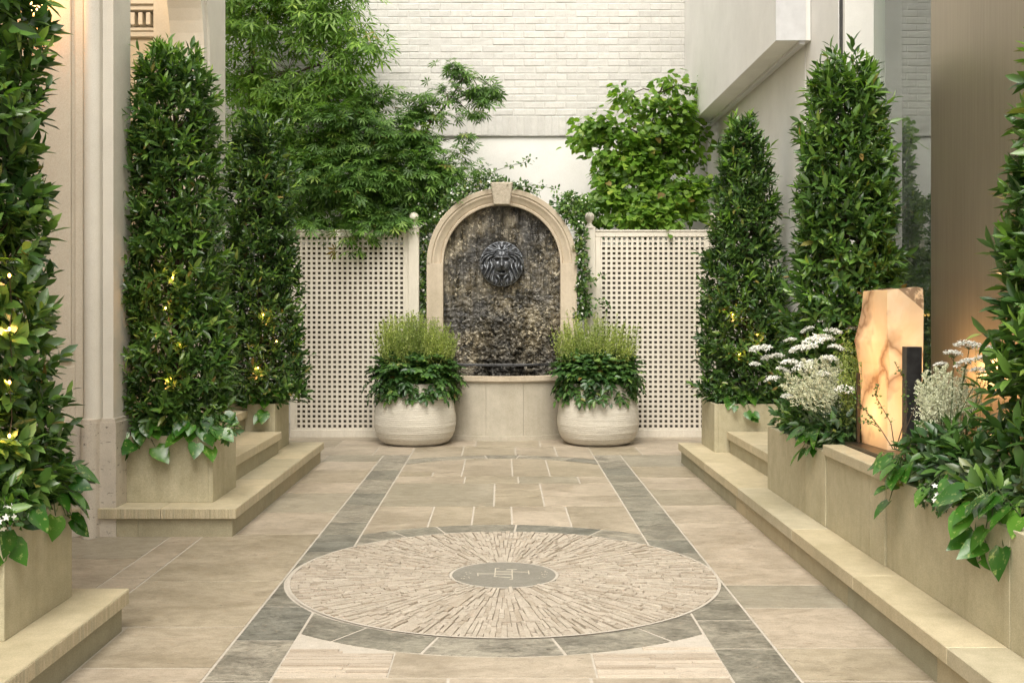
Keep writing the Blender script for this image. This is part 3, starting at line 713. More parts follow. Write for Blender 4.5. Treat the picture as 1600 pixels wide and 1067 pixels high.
h[-1, :] = 0; h[-2, :] *= .6
V = np.stack([u * RL, FY + .075 - h * .19, 1.676 + v_ * RL], -1)
g.add(V.reshape(-1, 3), [(i * nt_ + j, (i + 1) * nt_ + j, (i + 1) * nt_ + (j + 1) % nt_, i * nt_ + (j + 1) % nt_) for i in range(nr_ - 1) for j in range(nt_)], 0, True)
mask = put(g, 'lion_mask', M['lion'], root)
g = G(); pr = [(.20, 0), (.212, .012), (.205, .03)]
V = []; n = 72
for r, d_ in [(.200, .075), (.211, .062), (.211, .10)]:
    for t in np.linspace(0, 2 * PI, n, endpoint=False): V.append((r * math.cos(t), FY + d_, 1.676 + r * math.sin(t) * 1.03))
g.add(V, [(i * n + j, (i + 1) * n + j, (i + 1) * n + (j + 1) % n, i * n + (j + 1) % n) for i in range(2) for j in range(n)], 0, True)
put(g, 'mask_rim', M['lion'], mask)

# ================================================================== TRELLIS
def trellis(label, x0, x1, posts, seed):
    Y0 = 10.70; z1 = 1.99
    root = empty('trellis_screen', ((x0 + x1) / 2, Y0, 0)); tag(root, label, 'trellis', 'cream lattice screens either side of the fountain')
    fr_ = .05
    g = G()
    g.box(x0, x1, Y0 - .02, Y0 + .02, z1 - fr_, z1, b=.003); g.box(x0, x1, Y0 - .02, Y0 + .02, .0, .075, b=.003)
    g.box(x0, x0 + fr_, Y0 - .0185, Y0 + .0185, .0755, z1 - fr_ - .0005, b=.003); g.box(x1 - fr_, x1, Y0 - .0185, Y0 + .0185, .0755, z1 - fr_ - .0005, b=.003)
    g.box(x0 - .006, x1 + .006, Y0 - .028, Y0 + .028, z1 + .0005, z1 + .016, b=.003)
    put(g, 'frame', M['trellis'], root)
    g = G(); p = .0492; s_ = .0225; n = int((x1 - x0 - 2 * fr_) / p)
    p = (x1 - x0 - 2 * fr_ + .002) / round((x1 - x0 - 2 * fr_) / p); 
    x = x0 + fr_ - .004
    while x < x1 - fr_ + .001: g.box(x, x + s_, Y0 - .011, Y0 - .003, .075, z1 - fr_); x += p
    z = .072
    while z < z1 - fr_: g.box(x0 + fr_, x1 - fr_, Y0 - .0025, Y0 + .0055, z, z + s_); z += .0478
    put(g, 'lattice', M['trellis'], root)
    g = G(); g.box(x0 + .01, x1 - .01, Y0 + .07, Y0 + .085, .01, z1 - .12); put(g, 'shade_backing', M['backing'], root)  # added dark sheet standing in for the shade behind the lattice holes
    for px_ in posts:
        g = G(); hw = .052
        g.box(px_ - hw, px_ + hw, Y0 - .045, Y0 + .055, 0, 2.02, b=.004)
        po = put(g, 'post', M['trellis'], root)
        g = G(); c = (px_, Y0 + .005, 2.02)
        pr = [(.06, 0), (.062, .008), (.05, .018), (.034, .03), (.022, .05), (.020, .058), (.026, .064)] + [(.047 * math.sin(a_), .112 - .049 * math.cos(a_)) for a_ in np.linspace(.6, PI - .05, 12)]
        g.lathe(pr, c, 24); put(g, 'ball_finial', M['trellis'], po)
trellis('cream lattice screen left of the fountain, maple leaves drooping over its top', -2.05, -.905, [-.852], 1)
trellis('cream lattice screen right of the fountain, ivy climbing its inner post', .905, 2.01, [.852, 2.063], 2)

# ================================================================== BACK WALL
YB = 12.0
root = empty('back_wall', (0, YB, 0)); tag(root, 'tall white painted brick wall closing the far end of the courtyard', 'wall')
g = G(); g.box(-6, 6, YB + .03, YB + .3, 0, 3.12); put(g, 'rendered_base', M['whitewall'], root)
g = G(); g.box(-6, 6, YB + .0055, YB + .32, 3.122, 6.9)
put(g, 'wall_core', M['mortar'], root)
g = G()
def brick(x0, x1, z0, z1):
    d_ = .0035 + rnd.uniform(-.0018, .0018); e = .009; j = lambda: rnd.uniform(-.0015, .0015)
    x0 -= .002; x1 += .002; z0 -= .002; z1 += .002
    V = [(x0, YB + .008, z0), (x1, YB + .008, z0), (x1, YB + .008, z1), (x0, YB + .008, z1),
         (x0 + e + j(), YB - d_ + .006 + j(), z0 + e + j()), (x1 - e + j(), YB - d_ + .006 + j(), z0 + e + j()), (x1 - e + j(), YB - d_ + .006 + j(), z1 - e + j()), (x0 + e + j(), YB - d_ + .006 + j(), z1 - e + j())]
    g.add(V, [(4, 5, 6, 7), (0, 1, 5, 4), (1, 2, 6, 5), (2, 3, 7, 6), (3, 0, 4, 7)])
x = -4.2
while x < 4.6: brick(x + .001, x + .0745, 3.124, 3.335); x += .0765
z = 3.34; k = 0
while z < 6.8:
    x = -4.2 + (.114 if k % 2 else 0) + rnd.uniform(-.01, .01)
    while x < 4.6:
        brick(x + .0025, x + .2245 + rnd.uniform(-.003, .003), z + .003, z + .0735); x += .228
    z += .0766; k += 1
put(g, 'painted_bricks', M['brick'], root)

# ================================================================== RIGHT BUILDING
XW = 2.24
root = empty('glazed_building', (XW, 7, 0)); tag(root, 'pale rendered building on the right with overhanging upper box, tall window and bronze panel', 'building')
g = G(); g.box(XW, XW + .3, 8.15, YB + .03, 0, 6.9); g.box(XW + .004, XW + .3, 7.36, 8.146, 0, 6.9); put(g, 'rendered_wall', M['whitewall'], root)
g = G(); g.box(1.99, XW - .001, 8.0, YB - .002, 3.19, 6.9); put(g, 'overhang', M['whitewall'], root)
g = G(); g.box(1.985, 2.20, 7.985, 8.0, 3.186, 6.9); g.box(2.16, 2.20, 8.01, YB - .004, 3.165, 3.189); put(g, 'overhang_trim', simple('pale_metal_trim', (.60, .60, .60), .35), root)
win = None
g = G(); g.box(XW + .01, XW + .2, 7.29, 7.355, 0, 6.9); fr0 = put(g, 'dark_joint', M['recess'], root)
g = G(); g.box(XW + .012, XW + .30, 7.24, 7.288, 0, 6.9, b=.003); win = put(g, 'window', M['whitewall'], root)
m = bpy.data.materials.new('window_glass'); m.use_nodes = True; nt = m.node_tree; nt.nodes.clear()
out = nt.nodes.new('ShaderNodeOutputMaterial'); gl = node(nt, 'ShaderNodeBsdfGlossy', Roughness=.01); gl.inputs[0].default_value = (.92, .95, .93, 1); tp = nt.nodes.new('ShaderNodeBsdfTransparent'); tp.inputs[0].default_value = (.90, .95, .93, 1)
lw = node(nt, 'ShaderNodeFresnel', IOR=1.9); mx = nt.nodes.new('ShaderNodeMixShader')
nt.links.new(mth(nt, 'MULTIPLY_ADD', lw.outputs[0], .95, .03), mx.inputs[0]); nt.links.new(tp.outputs[0], mx.inputs[1]); nt.links.new(gl.outputs[0], mx.inputs[2]); nt.links.new(mx.outputs[0], out.inputs[0])
M['glass'] = m
g = G(); g.box(XW + .20, XW + .215, 5.45, 7.238, .06, 6.8); put(g, 'pane', M['glass'], win)
g = G(); g.box(XW + .18, XW + .24, 5.45, 7.238, 0, .058); put(g, 'frame', M['bronzebar'], win)
m, nt, b = mat('brushed_bronze', .32, .5); b.inputs['Metallic'].default_value = .65
n1 = noise(nt, coords(nt, (1, 1, .03)), 70, 4, .6); n2 = noise(nt, coords(nt, (1, .7, .25)), 1.2, 2, .5)
nt.links.new(mixc(nt, .5, ramp(nt, n1, [(.35, (.31, .262, .20)), (.65, (.40, .34, .262))]), ramp(nt, n2, [(.35, (.29, .245, .19)), (.65, (.44, .375, .285))])), b.inputs['Base Color'])
b.inputs['Roughness'].default_value = .36; bump(nt, b, n1, .08, .002)
M['bronze'] = m
g = G(); g.box(XW - .012, XW + .19, 3.2, 5.73, 0, 6.9, b=.002); g.box(XW - .012, XW + .2, .6, 3.196, 0, 6.9, b=.002); put(g, 'bronze_panel', M['bronze'], root)
g = G(); g.box(XW + 1.3, XW + 1.5, 2, 9, 0, 6.9); g.box(XW + .302, XW + 1.3, 7.36, 7.6, 0, 6.9); g.box(XW + .2, XW + 1.3, 3.0, 3.2, 0, 6.9); g.box(XW + .2, XW + 1.3, 3.2, 7.36, 6.7, 6.9)
put(g, 'interior_wall', M['whitewall'], root)
g = G(); g.box(XW + .9, XW + 1.02, 6.9, 7.02, 2.32, 2.5, b=.01); 
ls = put(g, 'interior_lamp', simple('lit_shade', (.9, .7, .4), .5, emit=(1, .66, .3), es=2.5), root); lamp(root, (XW + .8, 6.6, 2.6), 16, (1, .93, .82), .15); lamp(root, (XW + .8, 4.6, 4.6), 22, (1, .95, .88), .15)  # the far light has no fixture; added to brighten the room behind the glass

# ================================================================== LEFT BUILDING
root = empty('arcade_building', (-2.4, 6.1, 0)); tag(root, 'cream classical building on the left with a pilaster and an arched doorway', 'building')
HT = 6.9
def profile(off=0.0):
    P = [(-3.6, 6.06 - off), (-2.31, 6.06 - off), (-2.305, 6.085 - off), (-2.297, 6.085 - off)]
    cx, cy, r = -2.246, 6.055 - off, .046
    P += [(cx + r * math.cos(a_) , cy - r * math.sin(a_)) for a_ in np.linspace(PI, 0, 14)]
    P += [(-2.196, 6.075 - off), (-2.19, 6.055), (-2.13 + off * .6, 6.055), (-2.13 + off * .6, 6.33), (-3.6, 6.33)]
    return P
def pil(off):
    P = [(-2.297, 6.33), (-2.297, 6.085 - off)]
    cx, cy, r = -2.246, 6.055 - off, .046
    P += [(cx - r * math.cos(a_), cy - r * math.sin(a_)) for a_ in np.linspace(0, PI, 14)]
    P += [(-2.196, 6.072 - off), (-2.188, 6.05 - off * .5), (-2.13 + off * .5, 6.05 - off * .5), (-2.13 + off * .5, 6.33)]
    return P
g = G(); g.prism(pil(0), .64, HT); put(g, 'pilaster', M['pilaster'], root)
g = G(); g.prism(pil(.045), 0, .625, bottom=True); g.prism(pil(.03), .6255, .645); g.box(-3.6, -2.299, 6.02, 6.3, 0, .63, b=.004)
put(g, 'travertine_plinth', M['plinth'], root)
# wall facing the courtyard beside pilaster, recessed panel
g = G()
g.box(-3.6, -2.299, 6.09, 6.33, .631, HT); 
g.box(-2.345, -2.300, 6.062, 6.089, .631, HT, b=.002); g.box(-3.6, -2.346, 6.062, 6.089, .631, .93, b=.002); g.box(-3.6, -2.372, 6.07, 6.0895, .955, HT, b=.004)
put(g, 'panelled_wall', M['plaster'], root)
# arcade wall with arch (X -2.45..-2.25)
g = G(); ya, yb = 6.42, 8.23; ym = (ya + yb) / 2; ra = (yb - ya) / 2; zs = 3.12; x0, x1 = -2.47, -2.25
arcp = [(ym + ra * math.cos(t), zs + ra * math.sin(t)) for t in np.linspace(0, PI, 33)]
def extr(g, polyYZ, xa, xb):
    n = len(polyYZ); V = [(xb, y, z) for y, z in polyYZ] + [(xa, y, z) for y, z in polyYZ]
    g.add(V, [list(range(n)), list(range(n, 2 * n))[::-1]] + [(i, n + i, n + (i + 1) % n, (i + 1) % n) for i in range(n)])
extr(g, [(yb, 0), (8.98, 0), (8.98, HT), (ym, HT), (ym, zs + ra)] + arcp[:17][::-1][1:], x0, x1)
extr(g, [(6.335, 0), (ya, 0)] + arcp[16:][::-1] + [(ym - .001, HT), (6.335, HT)], x0, x1)
put(g, 'arcade_wall', M['pilaster'], root)
g = G()     # archivolt mouldings on the face
for r0_, r1_, d_ in ((ra + .0, ra + .05, .03), (ra + .05, ra + .15, .014), (ra + .15, ra + .19, .035)):
    t = np.linspace(0, PI, 33)
    pi_ = [(yb - ra + r0_ * math.cos(a_), zs + r0_ * math.sin(a_)) for a_ in t]; po_ = [(yb - ra + r1_ * math.cos(a_), zs + r1_ * math.sin(a_)) for a_ in t]
    for i in range(32): extr(g, [pi_[i], po_[i], po_[i + 1], pi_[i + 1]], x1 - .001, x1 + d_)
    extr(g, [(yb + r0_ - ra, .4), (yb + r1_ - ra, .4), (yb + r1_ - ra, zs), (yb + r0_ - ra, zs)], x1 - .001, x1 + d_)
put(g, 'arch_moulding', M['pilaster'], root)
g = G(); g.box(-2.6, -2.472, 8.235, 9.2, .0, HT); g.box(-5.2, -2.6, 9.2, 9.4, 0, HT); g.box(-5.2, -5.0, 4.3, 9.2, 0, HT)
put(g, 'inner_wall', M['plaster'], root)
g = G()
for z0, z1, d_ in ((3.50, 3.545, .05), (3.545, 3.57, .07), (3.70, 3.74, .13), (3.74, 3.80, .17), (3.80, 3.83, .19)): g.box(-5.0, -2.86 + d_ * .6, 9.2 - d_, 9.199, z0, z1, b=.003)
for i in range(34): g.box(-4.98 + i * .064, -4.945 + i * .064, 9.2 - .11, 9.199, 3.585, 3.685, b=.002)
put(g, 'dentil_cornice', M['pilaster'], root)
g = G(); g.box(-5.0, -2.62, 6.34, 9.2, -.01, .475); put(g, 'inner_floor', M['lime'], root)
g = G(); g.box(-2.47, -2.30, .5, 4.28, 0, 4.0); g.box(-5.2, -2.47, 4.1, 4.28, 0, HT); put(g, 'near_wall', M['plaster'], root)
g = G(); g.box(-5.2, -2.48, 4.28, 9.2, HT - .1, HT); put(g, 'ceiling', M['plaster'], root)
root2 = empty('wall_lantern', (-2.52, 6.0, 2.95)); tag(root2, 'small warm lantern on the cream wall, glimpsed behind the nearest left shrub', 'lantern')
g = G(); g.lathe([(.05, -.1), (.06, -.09), (.06, .08), (.03, .12)], (-2.54, 5.98, 2.95), 12); put(g, 'lantern_glass', simple('lit_lantern', (1, .7, .4), .4, emit=(1, .55, .2), es=4), root2)
g = G(); g.lathe([(.065, .085), (.065, .1), (.02, .15)], (-2.54, 5.98, 2.95), 12); g.box(-2.55, -2.53, 5.99, 6.07, 2.99, 3.01); put(g, 'lantern_cap', M['bronzebar'], root2)
lamp(root2, (-2.54, 5.88, 2.95), 1.0, (1, .72, .46), .06)
root2 = empty('ceiling_lantern', (-3.6, 7.6, 4.4)); tag(root2, 'warm hanging lantern inside the left arch, out of direct view', 'lantern')
g = G(); g.lathe([(.1, 0), (.14, .02), (.14, .3), (.05, .36)], (-3.6, 7.6, 4.4), 16); g.tube([(-3.6, 7.6, 4.7), (-3.6, 7.6, 6.8)], .008); put(g, 'lantern_shade', simple('lit_glass', (1, .8, .5), .4, emit=(1, .7, .4), es=3), root2)
lamp(root2, (-3.3, 7.6, 4.2), 38, (1, .84, .66), .2)

# ================================================================== PLANTS
def laurel(label, cx, cy, z0, z1, prof, mtl, seed, nsprig=1300, L=.078, Wd=.026, lean=(0, 0), per=9):
    r = np.random.default_rng(seed); root = empty('laurel_column', (cx, cy, z0 - .03)); tag(root, label, 'shrub', 'clipped laurel columns in the stone planters')
    H = z1 - z0; ts = np.array([p[0] for p in prof]); rs = np.array([p[1] for p in prof])
    def rad(z, th):
        t = (z - z0) / H; base = np.interp(t, ts, rs) - .035
        return base * (1 + .46 * (fbm(np.stack([np.cos(th) * 1.6 + 5, np.sin(th) * 1.6 + 5, z * 3.2], -1), 3, seed) - .45))
    def ctr(z): t = (z - z0) / H; return np.stack([cx + lean[0] * t, cy + lean[1] * t + z * 0, z], -1)
    g = G(); gt = G()
    n = nsprig
    # heights weighted with radius
    z = z0 + H * r.random(n * 3); th = r.random(n * 3) * 2 * PI; keep = r.random(n * 3) < np.interp((z - z0) / H, ts, rs) / rs.max(); z = z[keep][:n]; th = th[keep][:n]; n = len(z)
    rr = rad(z, th); depth = np.where(r.random(n) < .24, r.uniform(.45, .82, n), r.uniform(.82, 1.04, n))
    outd = np.stack([np.cos(th), np.sin(th), z * 0], -1); P = ctr(z) + outd * (rr * depth)[:, None]
    tt_ = (z - z0) / H
    up = .5 + .9 * np.clip((tt_ - .85) / .15, 0, 1)
    stray = (r.random(n) < .06)
    SD = unit(outd * .68 + np.stack([z * 0, z * 0, up], -1) + r.normal(0, .28, (n, 3)))
    SL = r.uniform(.07, .12, n) * (1 + stray * 1.1); P = P + outd * (stray * .035)[:, None]
    SZ = r.uniform(.62, 1.18, n)
    A = unit(np.cross(SD, [0.2, .1, 1])); B = np.cross(SD, A)
    tipy = (r.random(n) < (.10 + .5 * np.clip((tt_ - .8) / .2, 0, 1)))
    for k in range(per):
        s_ = .12 + .88 * k / (per - 1); phi = k * 2.4 + r.uniform(0, .6, n); al = np.interp(s_, [0, 1], [1.25, .38]) + r.normal(0, .14, n)
        dirn = SD * np.cos(al)[:, None] + (A * np.cos(phi)[:, None] + B * np.sin(phi)[:, None]) * np.sin(al)[:, None]
        dirn = dirn + np.array([0, 0, -.10]); q = P + SD * (SL * (s_ - .5))[:, None]
        Ls = L * SZ * r.uniform(.75, 1.12, n) * (1 - .3 * (s_ > .9)); N = unit(SD + r.normal(0, .22, (n, 3)) + np.array([0, 0, .35]))
        mi = np.where(tipy & (s_ > .55), 1, 0)
        for w_ in (0, 1):
            ix = mi == w_
            leaves(g, LAN[0], LAN[1], q[ix], dirn[ix], N[ix], Ls[ix], (Ls * Wd / L * (1.0 if w_ == 0 else .8))[ix], w_)
    # inner scattered leaves
    n2 = int(nsprig * 1.1); z = z0 + H * r.random(n2) * .97; th = r.random(n2) * 2 * PI; rr = rad(z, th) * r.uniform(.35, .85, n2)
    P2 = ctr(z) + np.stack([np.cos(th), np.sin(th), z * 0], -1) * rr[:, None]
    leaves(g, LAN[0], LAN[1], P2, r.normal(0, 1, (n2, 3)), r.normal(0, 1, (n2, 3)) + [0, 0, 1], L, Wd, 0)
    put(g, 'foliage', [mtl, M['tip']], root)
    gt.tube([ctr(np.array(z0 - .04)), ctr(np.array(z0 + H * .5)) + np.array([.02, .01, 0]), ctr(np.array(z1 - .15))], .022, .006, 7)
    for i in range(110):
        zb = z0 + .05 + (H - .45) * i / 110; t_ = r.random() * 2 * PI; zt = zb + r.uniform(.1, .22); rr_ = float(rad(np.array(zt), np.array(t_))) * .85
        c0 = ctr(np.array(zb)); c1_ = ctr(np.array(zt)) + np.array([math.cos(t_) * rr_, math.sin(t_) * rr_, 0])
        gt.tube([c0, c0 * .5 + c1_ * .5 + np.array([0, 0, -.02]), c1_], .006, .002, 4)
    put(gt, 'stem', M['stembrown'], root)
    return root
def fairy(label, bulbs, watt=1.2):
    root = empty('light_string', bulbs[0]); tag(root, label, 'string lights', 'warm lights wound through the clipped shrubs')
    g = G()
    for p in bulbs: g = G(); g.lathe([(.001, -.007), (.004, -.005), (.0055, 0), (.004, .005), (.001, .007)], p, 8); put(g, 'bulb', M['bulb'], root)
    g = G(); pts = []
    for a_, b_ in zip(bulbs[:-1], bulbs[1:]):
        a_, b_ = np.array(a_), np.array(b_); g.tube([a_, (a_ + b_) / 2 + [0, .02, -.03], b_], .002, n=4)
    put(g, 'wire', M['bronzebar'], root)
    for p in bulbs: lamp(root, (p[0], p[1] - .03, p[2]), watt * .17, (1, .46, .12), .012)
# near left, mid left, far left
laurel('nearest left laurel column, broad leaved, running out of the top left corner', -1.95, 3.90, .55, 3.0, [(0, .35), (.15, .37), (.4, .32), (.8, .29), (1, .2)], M['laurel'], 11, 1200, .088, .036)
laurel('tall flat topped laurel column on the front corner of the left steps', -1.92, 6.45, .56, 2.74, [(0, .31), (.1, .335), (.5, .29), (.85, .245), (.95, .21), (1, .12)], M['laurel'], 12, 1450)
laurel('dark slender laurel column in front of the maple by the left trellis', -1.90, 8.62, .54, 2.76, [(0, .36), (.12, .375), (.5, .30), (.8, .235), (.95, .17), (1, .06)], M['laurel_dark'], 13, 1350)
laurel('pointed cone shaped laurel with reddish tip beside the right trellis', 1.885, 8.62, .54, 2.72, [(0, .31), (.15, .355), (.4, .32), (.7, .24), (.9, .17), (1, .08)], M['laurel_dark'], 14, 1250, .080, .027)
laurel('tall bushy laurel column against the window behind the sculpture', 1.895, 6.10, .56, 2.61, [(0, .31), (.3, .31), (.55, .265), (.85, .225), (.95, .19), (1, .11)], M['laurel'], 15, 1400, .080, .027)
laurel('nearest right laurel, loose and leggy, cut off by the right edge of the photo', 2.0, 3.88, .56, 2.22, [(0, .25), (.3, .24), (.6, .21), (.8, .17), (1, .12)], M['laurel'], 16, 520, .095, .034)
fairy('warm bulbs glowing inside the nearest left shrub', [(-1.66, 3.72, z) for z in (.82, 1.0, 1.18, 1.36)], 1.0)
fairy('warm bulbs hidden low in the tall shrub on the left steps', [(-1.86, 6.17, .85), (-1.80, 6.18, 1.05), (-1.88, 6.17, 1.25), (-1.84, 6.17, 1.42)], 1.0)
fairy('warm bulbs hidden in the dark slender shrub at the back left', [(-1.84, 8.33, .8), (-1.70, 8.33, 1.0), (-1.8, 8.33, 1.2)], 1.2)
fairy('warm bulbs hidden in the cone shaped shrub at the back right', [(1.80, 8.36, .9), (1.93, 8.34, 1.05), (1.75, 8.36, 1.2)], 1.2)

# blob-filled trees: foliage clustered along generated branches
def tree(label, name, group, trunk, blobs, T, mtl, seed, L, dens, flat=.5, droop=.5, mats2=None, twigr=.006, trunkr=.035, clus=10, spread=.10, spf=.42, W1=1.0, nrm=.45):
    """blobs: (centre, radii)"""
    r = np.random.default_rng(seed); root = empty(name, trunk[0]); tag(root, label, 'tree', group)
    gt = G(); gt.tube(trunk, trunkr, trunkr * .35, 8)
    g = G(); tp_ = np.array([tuple(p) for p in trunk])
    for (c, rad_) in blobs:
        c = np.array(tuple(c)); rad_ = np.array(rad_, float)
        # branch from nearest lower trunk point
        cand = tp_[tp_[:, 2] < c[2] + .15]; cand = cand if len(cand) else tp_[:1]
        b0 = cand[np.argmin(np.linalg.norm(cand - c, axis=1))]
        mid = (b0 + c) / 2 + np.array([0, 0, .06]); gt.tube([b0, mid, c], twigr * 2.2, twigr, 5)
        vol = rad_[0] * rad_[1] * rad_[2] * 4.19; n = max(6, int(dens * vol ** .72))
        q = unit(r.normal(0, 1, (n, 3))) * (r.random(n) ** (1 / 2.2))[:, None]; q *= 1 + .28 * (r.random((n, 1)) - .4); cc = c + q * rad_
        nz = fbm(cc * 4.5, 3, seed); cc = cc[nz > .36]; n = len(cc)
        for i in range(0, n, 3): gt.tube([c, (c + cc[i]) / 2 + r.normal(0, .02, 3), cc[i]], twigr * .6, twigr * .25, 4)
        n = len(cc); k = clus
        od = unit(cc - c + np.array([0, 0, 0.0]))
        base = np.repeat(cc, k, 0); N_ = n * k
        off = r.normal(0, 1, (N_, 3)) * np.array([spread, spread, spread * spf]); P = base + off
        dirn = unit(off * np.array([1, 1, .3]) / spread + np.repeat(od, k, 0) * .7 + r.normal(0, .35, (N_, 3)) + np.array([0, 0, -droop]))
        N = unit(np.array([0, -.35, 1.0]) + r.normal(0, nrm, (N_, 3)) + np.repeat(od, k, 0) * .35)
        Ls = L * r.uniform(.65, 1.2, N_)
        leaves(g, T[0], T[1], P, dirn, N, Ls, Ls * W1, 0)
    put(gt, 'trunk', M['bark'], root); put(g, 'crown', mtl, root)
def B(x, y, Y, r, ry=None, rz=None): p = pt(x, y, Y); s_ = r / FPX * Y; return (p, (s_, (ry or r) / FPX * Y * .9, (rz or r) / FPX * Y))
# bright tall maple, far left
tree('tall bright green maple at the far left, rising out of the top of the photo', 'maple_tree', 'maples behind the left trellis',
     [(-2.72, 11.4, 0), (-2.68, 11.4, 1.2), (-2.66, 11.4, 2.4), (-2.6, 11.38, 3.4), (-2.5, 11.35, 4.4)],
     [B(370, -40, 11.3, 60), B(390, 30, 11.35, 75), B(455, 20, 11.3, 70), B(520, 15, 11.2, 60), B(570, 75, 11.1, 33, 28, 26), B(520, 95, 11.2, 45), B(450, 110, 11.3, 70), B(385, 130, 11.4, 65), B(370, 225, 11.4, 55), B(440, 195, 11.3, 62),
      B(500, 170, 11.2, 40), B(470, 260, 11.3, 55), B(540, 125, 11.2, 34), B(520, -45, 11.2, 50), B(445, -50, 11.3, 55)], PALM5, M['maple_light'], 21, .125, 230, droop=.85, clus=8, spread=.085, W1=.9)
tree('dark spreading maple whose leaves hang over the left trellis', 'maple_tree', 'maples behind the left trellis',
     [(-1.55, 11.25, 0), (-1.5, 11.25, 1.1), (-1.45, 11.2, 1.9), (-1.3, 11.2, 2.5), (-1.2, 11.2, 2.9)],
     [B(580, 165, 11.15, 34), B(545, 215, 11.1, 60), B(610, 225, 11.1, 58), B(500, 290, 11.0, 62), B(560, 290, 11.0, 62), B(625, 290, 11.0, 62), B(690, 270, 10.98, 48, 40, 34), B(700, 310, 10.95, 34, 34, 26), B(655, 320, 10.95, 48, 40, 34),
      B(490, 345, 10.95, 36, 30, 26), B(560, 345, 10.9, 50, 34, 26), B(620, 340, 10.9, 40, 34, 24), B(545, 372, 10.68, 26, 14, 26), B(575, 360, 10.66, 28, 14, 14), B(615, 350, 10.66, 26, 14, 12), B(490, 350, 10.72, 24, 12, 10), B(510, 240, 11.1, 40)], PALM, M['maple_dark'], 22, .105, 330, droop=.6, clus=9, spread=.085, spf=.35)
tree('slender maple branch reaching across the white brick above the fountain', 'maple_tree', 'maples behind the left trellis',
     [(-1.0, 11.3, 0), (-.98, 11.3, 1.4), (-.92, 11.28, 2.2), tuple(pt(650, 245, 11.2)), tuple(pt(672, 192, 11.15)), tuple(pt(700, 160, 11.1)), tuple(pt(725, 120, 11.1))],
     [B(640, 212, 11.15, 28, 22, 14), B(672, 180, 11.15, 30, 22, 17), B(698, 150, 11.1, 32, 22, 17), B(658, 158, 11.1, 14, 12, 10), B(715, 215, 11.1, 22, 16, 10), B(722, 118, 11.1, 18, 16, 12), B(750, 140, 11.1, 25, 20, 15), B(755, 155, 11.1, 18, 16, 10), B(775, 142, 11.1, 12, 12, 9), B(735, 178, 11.1, 20, 14, 7), B(712, 105, 11.1, 10, 12, 8), B(692, 187, 11.1, 24, 18, 8), B(665, 225, 11.15, 26, 22, 12), B(718, 240, 11.0, 22, 16, 12), B(640, 180, 11.1, 10, 10, 14)], PALM, M['maple_dark'], 23, .10, 420, droop=.5, clus=7, spread=.06, spf=.3, trunkr=.018, twigr=.004)
tree('yellow green heart leaved tree filling the corner behind the right trellis', 'redbud_tree', None,
     [(1.55, 11.35, 0), (1.52, 11.35, 1.0), (1.5, 11.35, 1.8), (1.47, 11.35, 2.4), (1.5, 11.3, 3.0), (1.62, 11.3, 3.45)],
     [B(1045, 125, 11.3, 18, 16, 14), B(1085, 138, 11.25, 14, 12, 10), B(1040, 150, 11.3, 26), B(980, 150, 11.25, 14, 12, 22), B(1060, 180, 11.3, 30), B(1015, 185, 11.3, 34), B(1000, 215, 11.3, 32), B(930, 195, 11.2, 22, 20, 14), B(915, 218, 11.2, 18, 16, 10), B(960, 215, 11.2, 26), B(940, 238, 11.2, 20),
      B(1045, 235, 11.3, 34), B(985, 262, 11.2, 36), B(945, 275, 11.2, 24), B(1085, 225, 11.35, 22), B(1030, 290, 11.2, 36), B(1090, 285, 11.2, 22), B(960, 310, 11.1, 32), B(1010, 325, 11.0, 40, 30, 26), B(1075, 318, 11.0, 34, 28, 26), B(940, 340, 11.0, 26, 22, 16), B(1040, 343, 10.85, 36, 18, 14), B(1095, 255, 11.3, 20), B(1000, 345, 10.85, 34, 18, 14), B(912, 325, 11.0, 16)],
     HEART, M['redbud'], 24, .075, 620, droop=.75, clus=10, spread=.055, spf=.7, trunkr=.02, W1=.85, nrm=.65, twigr=.004)

def hedge(label, name, cat, blobs, T, mtl, seed, L, n_per, W1=.45, flowers=0, twigs=None, group=None, root0=None, matpet=None):
    r = np.random.default_rng(seed); root = empty(name, root0 or tuple(blobs[0][0])); tag(root, label, cat, group); g = G(); gf = G()
    for (c, rad_), n in zip(blobs, n_per):
        c = np.array(tuple(c)); rad_ = np.array(rad_); q = unit(r.normal(0, 1, (n, 3))) * (r.random(n) ** .45)[:, None]; P = c + q * rad_
        D = unit(q + r.normal(0, .6, (n, 3)) + [0, 0, .1]); N = unit(q + np.array([0, -.3, .9]) + r.normal(0, .4, (n, 3)))
        Ls = L * r.uniform(.6, 1.2, n); leaves(g, T[0], T[1], P, D, N, Ls, Ls * W1, 0)
        m_ = int(n * flowers)
        if m_:
            q = unit(r.normal(0, 1, (m_, 3)) + [0, -.6, .3]); P = c + q * rad_ * 1.02
            for k in range(5):
                a_ = k * 2 * PI / 5; X_ = unit(np.cross(q, [.3, .2, 1])); Y_ = np.cross(q, X_)
                leaves(gf, OVAL[0], OVAL[1], P, X_ * math.cos(a_) + Y_ * math.sin(a_) + q * .2, q, .013, .007, 0)
    gt = G()
    for tw in (twigs or []): gt.tube(tw, .004, .0015, 4)
    if twigs: put(gt, 'stem', M['stem'], root)
    put(g, 'foliage', mtl, root)
    if gf.n: put(gf, 'blossom', M['petal'], root)
    return root
